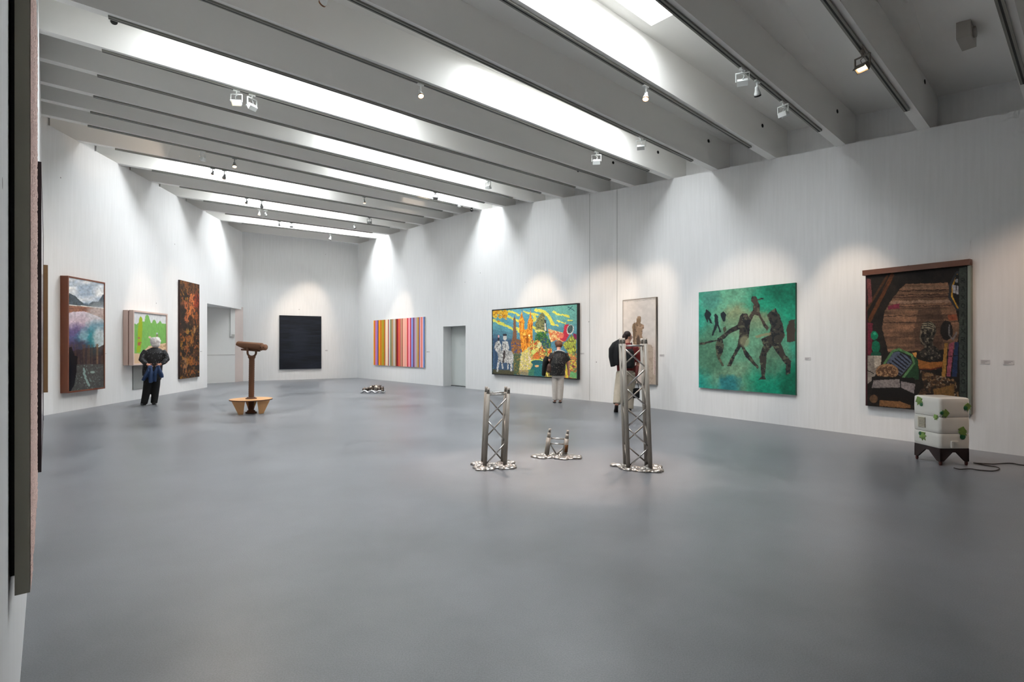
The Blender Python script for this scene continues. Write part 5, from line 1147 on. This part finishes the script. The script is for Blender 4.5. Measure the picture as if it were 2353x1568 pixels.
legL = [V(-.03, 0, .96), V(-.115, -.06, .52), V(-.165, -.22, .17)]; legR = [V(.16, 0, .96), V(.17, .14, .54), V(.155, .10, .06)]
mb.tube(legL, [.09, .062, .042], 12); mb.tube(legR, [.09, .062, .042], 12)
organic('body', mb, SKIN, e, .0065, 2); eyes(e, W)
mb = MB(); mb.rings([(.055, 0, .93, .195, .14), (.06, 0, 1.10, .205, .15), (.07, -.01, 1.30, .22, .15), (.08, -.01, 1.44, .225, .125), (.085, 0, 1.52, .14, .09), (.09, .01, 1.565, .075, .07)], 24)
mb.tube([V(.25, 0, 1.46), V(.32, .0, 1.30), V(.335, .01, 1.14)], [.09, .082, .075], 14); mb.tube([V(-.10, 0, 1.46), V(-.20, -.02, 1.37), V(-.26, -.02, 1.28)], [.09, .08, .07], 14)
organic('shirt', mb, RED, e, .013, 3)
mb = MB(); mb.rings([(.06, 0, .84, .18, .14), (.06, 0, .99, .185, .14)], 20); mb.tube([V(-.03, 0, .90), V(-.09, -.04, .62), V(-.13, -.11, .40), V(-.162, -.20, .20)], [.125, .105, .095, .085], 16); mb.tube([V(.155, 0, .90), V(.175, .08, .62), V(.17, .13, .40), V(.155, .10, .06)], [.125, .108, .092, .085], 16)
organic('trousers', mb, BEI, e, .013, 3)
BRS = mat('dark_brown_shoe', (0.13, 0.075, 0.06), 0.45)
shoe(e, (-.165, -.16, .075), .0, BRS, pitch=-.75, l=.29); shoe(e, (.155, .13, 0), -.1, BRS, l=.29)
mb = MB(); mb.ball(W(0, -.02, .045), (.084, .100, .088), 18); mb.ball(W(0, -.06, -.005), (.076, .058, .075), 16); organic('hair', mb, HD, e, .010, 2)
mb = MB()
for s_ in (-1, 1): mb.tube([W(.030 * s_ + .024 * math.cos(a), .098, .002 + .018 * math.sin(a)) for a in [2 * math.pi * k / 14 for k in range(15)]], .0025, 6); mb.tube([W(.055 * s_, .096, .006), W(.082 * s_, .04, .006), W(.084 * s_, -.02, .0)], .0025, 6)
mb.build('spectacles', BLACKF, e, True)
# black jacket draped over his left shoulder and back
jk = e
mb = MB(); mb.tube([V(-.06, -.06, 1.60), V(-.20, -.06, 1.52), V(-.265, -.09, 1.42), V(-.275, -.10, 1.25), V(-.24, -.10, 1.03)], [(.06, .07), (.075, .07), (.065, .07), (.055, .06), (.05, .05)], 14)
mb.tube([V(-.06, -.10, 1.59), V(-.15, -.14, 1.45), V(-.17, -.15, 1.25), V(-.155, -.15, 1.06)], [(.06, .05), (.085, .05), (.075, .05), (.06, .04)], 14)
organic('draped_jacket', mb, BLK, jk, .013, 3)
bp = None
mb = MB(); mb.rings([(.10, -.20, 1.00, .09, .05), (.10, -.21, 1.03, .12, .075), (.10, -.22, 1.2, .13, .085), (.10, -.21, 1.38, .115, .07), (.10, -.19, 1.43, .07, .04)], 20); bp = organic('backpack', mb, BLK, e, .013, 2)
for x in (.02, .18):
    mb = MB(); mb.tube([V(x, -.17, 1.40), V(x, -.13, 1.53), V(x, -.02, 1.56), V(x, .12, 1.47)], [(.022, .008)] * 4, 8); mb.build('strap', BLK, bp, True)
mb = MB(); mb.tube([V(.30, .02, 1.05), V(.29, .0, .92), V(.27, .0, .80)], [(.05, .05), (.065, .05), (.035, .04)], 12); organic('tied_shawl', mb, mat('dull_red_cloth', (0.45, 0.20, 0.18), 0.8, var=0.3, vscale=12), e, .012, 3)
bb = empty('black_bag', floor_pt(1432, 947), math.radians(-6), 'small square black bag carried low by the walking man', 'bag')
mb = MB(); x_, z_ = .295, .43; mb.loft([[V(q.x + x_, q.y + .05, q.z) for q in rrect(.15 - s_, .08 - s_, z_ + dz, .02)] for s_, dz in ((.02, -.12), (0, -.105), (0, .09), (.02, .11))]); mb.build('pouch', BLK, bb, True)
mb = MB(); mb.tube([V(x_ - .055, .05, z_ + .10), V(x_ - .01, .045, z_ + .25), V(.315, .045, .84), V(x_ + .03, .045, z_ + .25), V(x_ + .055, .05, z_ + .10)], .007, 8); mb.build('strap', BLK, bb, True)
# ------------------------------------------------------------------ track lamps and small ceiling devices
GLOW = mat('glowing_halogen_lens', (1, 0.9, 0.75), 0.4, emit=14.0, emitcol=(1.0, 0.84, 0.62))
OFFL = mat('unlit_lens', (0.05, 0.045, 0.04), 0.25); REFL = mat('warm_reflector', (0.75, 0.66, 0.50), 0.3, metal=0.6); GREYL = mat('grey_lamp_enamel', (0.52, 0.53, 0.52), 0.4, var=0.03)
def aim_matrix(d):
    """local -Z looks along d, local X level"""
    z = -d.normalized(); x = V(0, 0, 1).cross(z)
    x = x.normalized() if x.length > 1e-3 else V(1, 0, 0)
    y = z.cross(x); return Matrix(((x.x, y.x, z.x), (x.y, y.y, z.y), (x.z, y.z, z.z)))
def lamp(kind, k, x, target, label, lit=True, power=60, size=0.7, blend=0.7, scale=1.0, drop=0.0, body=WHITEL, warm=(1.0, 0.80, 0.62), lens=None):
    t = x if x < 1 else beam_t(k, x); n = beam_perp(k); p = beam_p(k, t) + n * 0.10 + V(0, 0, -0.028)
    d = beam_dir(k).normalized(); rz = math.atan2(d.y, d.x)
    e = empty('track_spotlight', p, 0, label, 'spotlight', 'track spotlights')
    tgt = Vector(target); dirv = (tgt - (p + V(0, 0, -0.16 * scale))).normalized(); A = aim_matrix(dirv)
    Mz = Matrix.Rotation(rz, 3, 'Z'); s_ = scale
    mb = MB(); mb.box((0, 0, -0.012), (0.11, 0.035, 0.024), Mz); mb.box((0, 0, -0.035 * s_), (0.022, 0.022, 0.04 * s_), Mz); mb.build('adapter', body, e)
    hd = V(dirv.x, dirv.y, 0); hd = hd.normalized() if hd.length > 1e-3 else V(0, 1, 0); sx = V(hd.y, -hd.x, 0)
    lm = lens or (GLOW if lit else OFFL)
    if kind == 'flood':
        c = V(0, 0, -0.19 * s_ - drop); Y = Matrix(((sx.x, hd.x, 0), (sx.y, hd.y, 0), (0, 0, 1)))
        w_ = 0.085 * s_; mb = MB()
        mb.box(Y @ V(0, 0, -0.062 * s_), (2 * w_ + 0.012, 0.022, 0.012), Y); mb.box(Y @ V(-w_, 0, -0.12 * s_), (0.010, 0.022, 0.125 * s_), Y); mb.box(Y @ V(w_, 0, -0.12 * s_), (0.010, 0.022, 0.125 * s_), Y); mb.build('yoke', body, e)
        mb = MB(); a, b, h_ = 0.068 * s_, 0.046 * s_, 0.034 * s_      # open-fronted box: deeper at the back
        q = [V(-a, -b * .7, h_), V(a, -b * .7, h_), V(a, b * .7, h_), V(-a, b * .7, h_), V(-a, -b, -h_), V(a, -b, -h_), V(a, b, -h_), V(-a, b, -h_)]
        q = [A @ v + c for v in q]; vs = q; fs = [(3, 2, 1, 0), (0, 1, 5, 4), (1, 2, 6, 5), (2, 3, 7, 6), (3, 0, 4, 7)]
        inn = [A @ V(sx_ * a * .9, sy_ * b * .86, -h_) + c for sx_, sy_ in ((-1, -1), (1, -1), (1, 1), (-1, 1))]; dep = [A @ V(sx_ * a * .8, sy_ * b * .7, -h_ * .3) + c for sx_, sy_ in ((-1, -1), (1, -1), (1, 1), (-1, 1))]
        vs = q + inn + dep; fs += [(4, 5, 9, 8), (5, 6, 10, 9), (6, 7, 11, 10), (7, 4, 8, 11), (8, 9, 13, 12), (9, 10, 14, 13), (10, 11, 15, 14), (11, 8, 12, 15)]
        me = mesh('housing', vs, fs, body, e)
        mb = MB(); mb.hexa([A @ V(sx_ * a * .82, sy_ * b * .72, -h_ * zz) + c for zz in (.38, .3) for sx_, sy_ in ((-1, -1), (1, -1), (1, 1), (-1, 1))]); mb.build('lens', lm, e)
        mb = MB(); mb.box(A @ V(0, b * 1.02, -h_ * 1.5) + c, (2 * a, 0.004, h_ * 1.0), A); mb.build('hood_flap', body, e)
        cable([V(0, 0, -0.045 * s_), Y @ V(-0.02, 0, -0.075 * s_), Y @ V(0.02, 0.004, -0.10 * s_), A @ V(0, 0, h_) + c], 0.004, 'flex', body, e, 6)
        front = A @ V(0, 0, -h_ * 1.2) + c
    else:
        c = V(0, 0, -0.17 * s_ - drop)
        mb = MB(); mb.tube([V(0, 0, -0.03 * s_), V(0, 0, -0.115 * s_)], 0.010, 10); mb.build('stem', body, e, True)
        R_ = 0.045 * s_; prof = [(.30, .085), (.55, .075), (.62, .04), (.72, .02), (1.0, -.01), (1.0, -.045), (.92, -.045), (.88, -.02)]
        mb = MB(); mb.loft([[A @ V(R_ * a * math.cos(2 * math.pi * q / 18), R_ * a * math.sin(2 * math.pi * q / 18), b * s_) + c for q in range(18)] for a, b in prof]); mb.build('housing', body, e, True)
        mb = MB(); mb.tube([A @ V(0, 0, -.042 * s_) + c, A @ V(0, 0, -.047 * s_) + c], R_ * .9, 18); mb.build('lens', lm, e)
        mb = MB(); mb.tube([A @ V(0, 0, -.030 * s_) + c, A @ V(0, 0, -.050 * s_) + c], R_ * 1.06, 18, cap=False); mb.build('rim', BLACKF if not lit else mat('lens_glow_rim', (0.45, 0.28, 0.12), 0.4), e, True)  # lit lamps: the lens's orange glow is put into the rim colour
        front = A @ V(0, 0, -.06 * s_) + c
    if power:
        ld = bpy.data.lights.new('halogen_beam', 'SPOT'); ld.energy = power * SPOT_W; ld.spot_size = size; ld.spot_blend = blend; ld.color = warm; ld.shadow_soft_size = 0.03
        lo = bpy.data.objects.new('halogen_beam', ld); col.objects.link(lo); lo.parent = e; lo.matrix_local = Matrix.Translation(front) @ A.to_4x4()
    return e
def on_wall(a, b, x, y):
    e_ = (b - a).normalized(); n = V(e_.y, -e_.x, 0); o = V(0, 0, EYE); r_ = ray(x, y); return o + r_ * ((a - o).dot(n) / r_.dot(n))
def rwp(x, y): i, _ = seg_of_right(x); return on_wall(RW[i][0], RW[i + 1][0], x, y)
def lwp(x, y): return on_wall(Kc, Bl, x, y)
def bwp(x, y): return on_wall(Bl, Ar, x, y)
N_ = lambda y, z: V(near_left(y).x, y, z)
lamp('can', 14, 750, lwp(200, 740), 'lit cone spotlight at the top edge of the view, pointing down left', power=130, size=0.62, scale=1.0)
lamp('flood', 11, 545, N_(5.0, 2.2), 'white floodlight with glowing warm front on the long bright beam, left of its neighbour', power=90, size=0.8, scale=1.15, lens=mat('soft_lit_lens', (1, 0.95, 0.85), 0.4, emit=5.0, emitcol=(1, 0.9, 0.72)))
lamp('flood', 11, 581, lwp(150, 740), 'white floodlight seen from the side, right of the glowing floodlight', power=90, size=0.6, scale=1.15, lens=REFL)
lamp('can', 13, 972, floor_pt(1180, 1075), 'lit round spotlight on the beam above the middle of the room', power=420, size=0.5, warm=(1.0, 0.74, 0.60))
lamp('can', 15, 1496, floor_pt(1390, 1075), 'lit round spotlight left of the dark-fronted spotlight, above the tallest truss', power=330, size=0.55, warm=(1.0, 0.74, 0.60))
lamp('flood', 13, 1378, rwp(1360, 770), 'white floodlight showing its back, left of the service holes', lit=False, power=190, size=0.75, scale=1.1)
lamp('flood', 14, 1482, rwp(1470, 740), 'white floodlight casting a shadow on the beam behind it', lit=False, power=150, size=0.6)
lamp('flood', 16, 1722, rwp(1690, 760), 'white floodlight, uppermost of three lamps on one dim beam', lit=False, power=150, size=0.65)
lamp('can', 16, 1756, rwp(1800, 820), 'unlit round spotlight with black front ring', lit=False, power=0)
lamp('flood', 16, 1815, rwp(1960, 760), 'white floodlight, lowest of three lamps on one dim beam', lit=False, power=120, size=0.65, scale=0.95)
lamp('flood', 17, 2003, floor_pt(1500, 1150), 'lit floodlight alone on the beam near the right edge', power=60, size=0.9, scale=1.05, body=mat('taupe_lamp_enamel', (0.45, 0.42, 0.38), 0.45))
lamp('flood', 10, 1126, rwp(1235, 760), 'white floodlight at the right end of a skylight, above the tower painting', lit=False, power=180, size=0.7)
lamp('flood', 8, 1004, face_pt(6, 950, 456), 'small floodlight in front of a bright skylit face, near the white dome', lit=False, power=30, size=0.45, body=GREYL)
lamp('can', 6, 840, floor_pt(862, 905), 'lit round spotlight far back at mid-ceiling', power=120, size=0.4, scale=0.95, body=GREYL)
lamp('flood', 4, 851, rwp(915, 770), 'small grey floodlight far back, right of the lit round spotlight', lit=False, power=150, size=0.6, body=GREYL)
lamp('can', 3, 817, rwp(935, 790), 'small white spotlight far back, just left of the grey floodlight', lit=False, power=0, lens=WHITEL)
lamp('can', 1, 760, bwp(690, 770), 'white spotlight on the last beam, nearest the back wall', lit=False, power=120, size=0.9, scale=1.15, lens=WHITEL)
lamp('flood', 7, 468, face_pt(6, 285, 331), 'lit floodlight beside a warm patch of light on the left part of a beam', power=14, size=0.9)
lamp('can', 7, 541, floor_pt(560, 960), 'lit round spotlight with orange rim above the telescope sculpture', power=110, size=0.5, scale=1.05, body=GREYL)
lamp('can', 6, 490, lwp(345, 760), 'small dark spotlight against a white skylit face, left of a pair', power=110, size=0.55, scale=0.8, body=GREYL)
lamp('can', 6, 517, lwp(430, 720), 'small dark spotlight against a white skylit face, right of a pair', power=100, size=0.5, scale=1.05, body=GREYL)
lamp('can', 4, 568, lwp(430, 760), 'tiny spotlight against a skylit face, left of the tilted one', power=80, size=0.5, scale=0.85, body=GREYL)
lamp('can', 4, 603, bwp(640, 760), 'tiny tilted spotlight hanging low against a skylit face', lit=False, power=0, scale=1.1, body=GREYL, lens=GREYL)
lamp('can', 3, 597, floor_pt(560, 900), 'small white lit spotlight, left of a white pair far back', power=60, size=0.5, scale=0.9)
lamp('can', 3, 612, bwp(700, 760), 'small white spotlight, right of a white pair far back', lit=False, power=60, size=0.5, scale=0.9, lens=WHITEL)
lamp('can', 2, 643, bwp(690, 780), 'tiny dark spotlight left of a pair on the second last beam', lit=False, power=90, size=0.6, scale=0.8, body=GREYL)
lamp('flood', 2, 671, bwp(690, 740), 'tiny floodlight right of a pair on the second last beam', lit=False, power=0, scale=0.8, body=GREYL)
lamp('flood', 19, 0.80, rwp(2352, 900), 'floodlight just beyond the upper right border, warming the right wall', power=120, size=1.0, warm=(1.0, 0.72, 0.55))
# ceiling devices
p = beam_p(7, beam_t(7, 1057)) + V(0, 0, -0.0)
e = empty('smoke_detector', p + beam_perp(7) * .05, 0, 'white dome detector under a beam near the right wall', 'detector'); mb = MB(); mb.rings([(0, 0, 0, .07, .07), (0, 0, -.03, .07, .07), (0, 0, -.055, .05, .05), (0, 0, -.07, .02, .02)], 20); mb.build('dome', WHITEL, e, True); mb = MB(); mb.rings([(0, 0, 0, .085, .085), (0, 0, -.012, .085, .085)], 20); mb.build('base', WHITEL, e, True)
p = beam_p(7, beam_t(7, 1086)); e = empty('ceiling_camera', p + beam_perp(7) * .05, 0, 'small black camera under a beam where it meets the right wall', 'camera'); mb = MB(); mb.rings([(0, 0, 0, .04, .04), (0, 0, -.02, .04, .04), (0, 0, -.03, .025, .025), (0, 0, -.05, .025, .025)], 14); mb.build('mount', DARK, e, True); mb = MB(); mb.ball((0, 0, -.075), .055, 14); mb.build('camera_dome', OFFL, e, True)
p = face_pt(14, 1348, 146); n = -beam_perp(14); e = empty('fire_detector', p, 0, 'pale round detector on a beam face above the middle of the room', 'detector'); mb = MB(); mb.tube([p * 0, n * .02, n * .045, n * .055], [.06, .06, .045, .02], 20); mb.build('cover', mat('pale_grey_plastic', (0.62, 0.62, 0.64), 0.5), e, True); mb = MB(); mb.tube([n * .05, n * .058], .012, 10); mb.build('sensor', DARK, e)
a0, a1, b0, b1 = coffer_pts(17); cn = (a1 - a0).cross(b0 - a0); r_ = ray(2204, 56); p = V(0, 0, EYE) + r_ * ((a0 - V(0, 0, EYE)).dot(cn) / r_.dot(cn)) - V(0, 0, .17)
n = -beam_perp(17); d = beam_dir(17).normalized(); e = empty('motion_sensor', p, 0, 'grey box with round lens under the coffer at the upper right', 'sensor'); e.scale = (1.6, 1.6, 1.5)
Mx = Matrix(((d.x, n.x, 0), (d.y, n.y, 0), (d.z, n.z, 1))); GP = mat('taupe_plastic', (0.66, 0.64, 0.61), 0.5)
mb = MB(); mb.box(n * .045, (.20, .09, .14), Mx); b_ = mb.build('box', GP, e); mb = MB(); mb.tube([n * .09, n * .105], .045, 18); mb.build('lens', GP, e, True); mb = MB(); mb.box(n * .03 + V(0, 0, .085), (.16, .05, .03), Mx); mb.build('bracket', DARK, e); cable([n * .02 + V(0, 0, .06), n * .08 + V(0, 0, .098), n * .3 + V(0, 0, .10), n * .5 + V(0, 0, .10)], .005, 'lead', mat('grey_lead', (0.4, 0.4, 0.38), 0.6), e, 6)
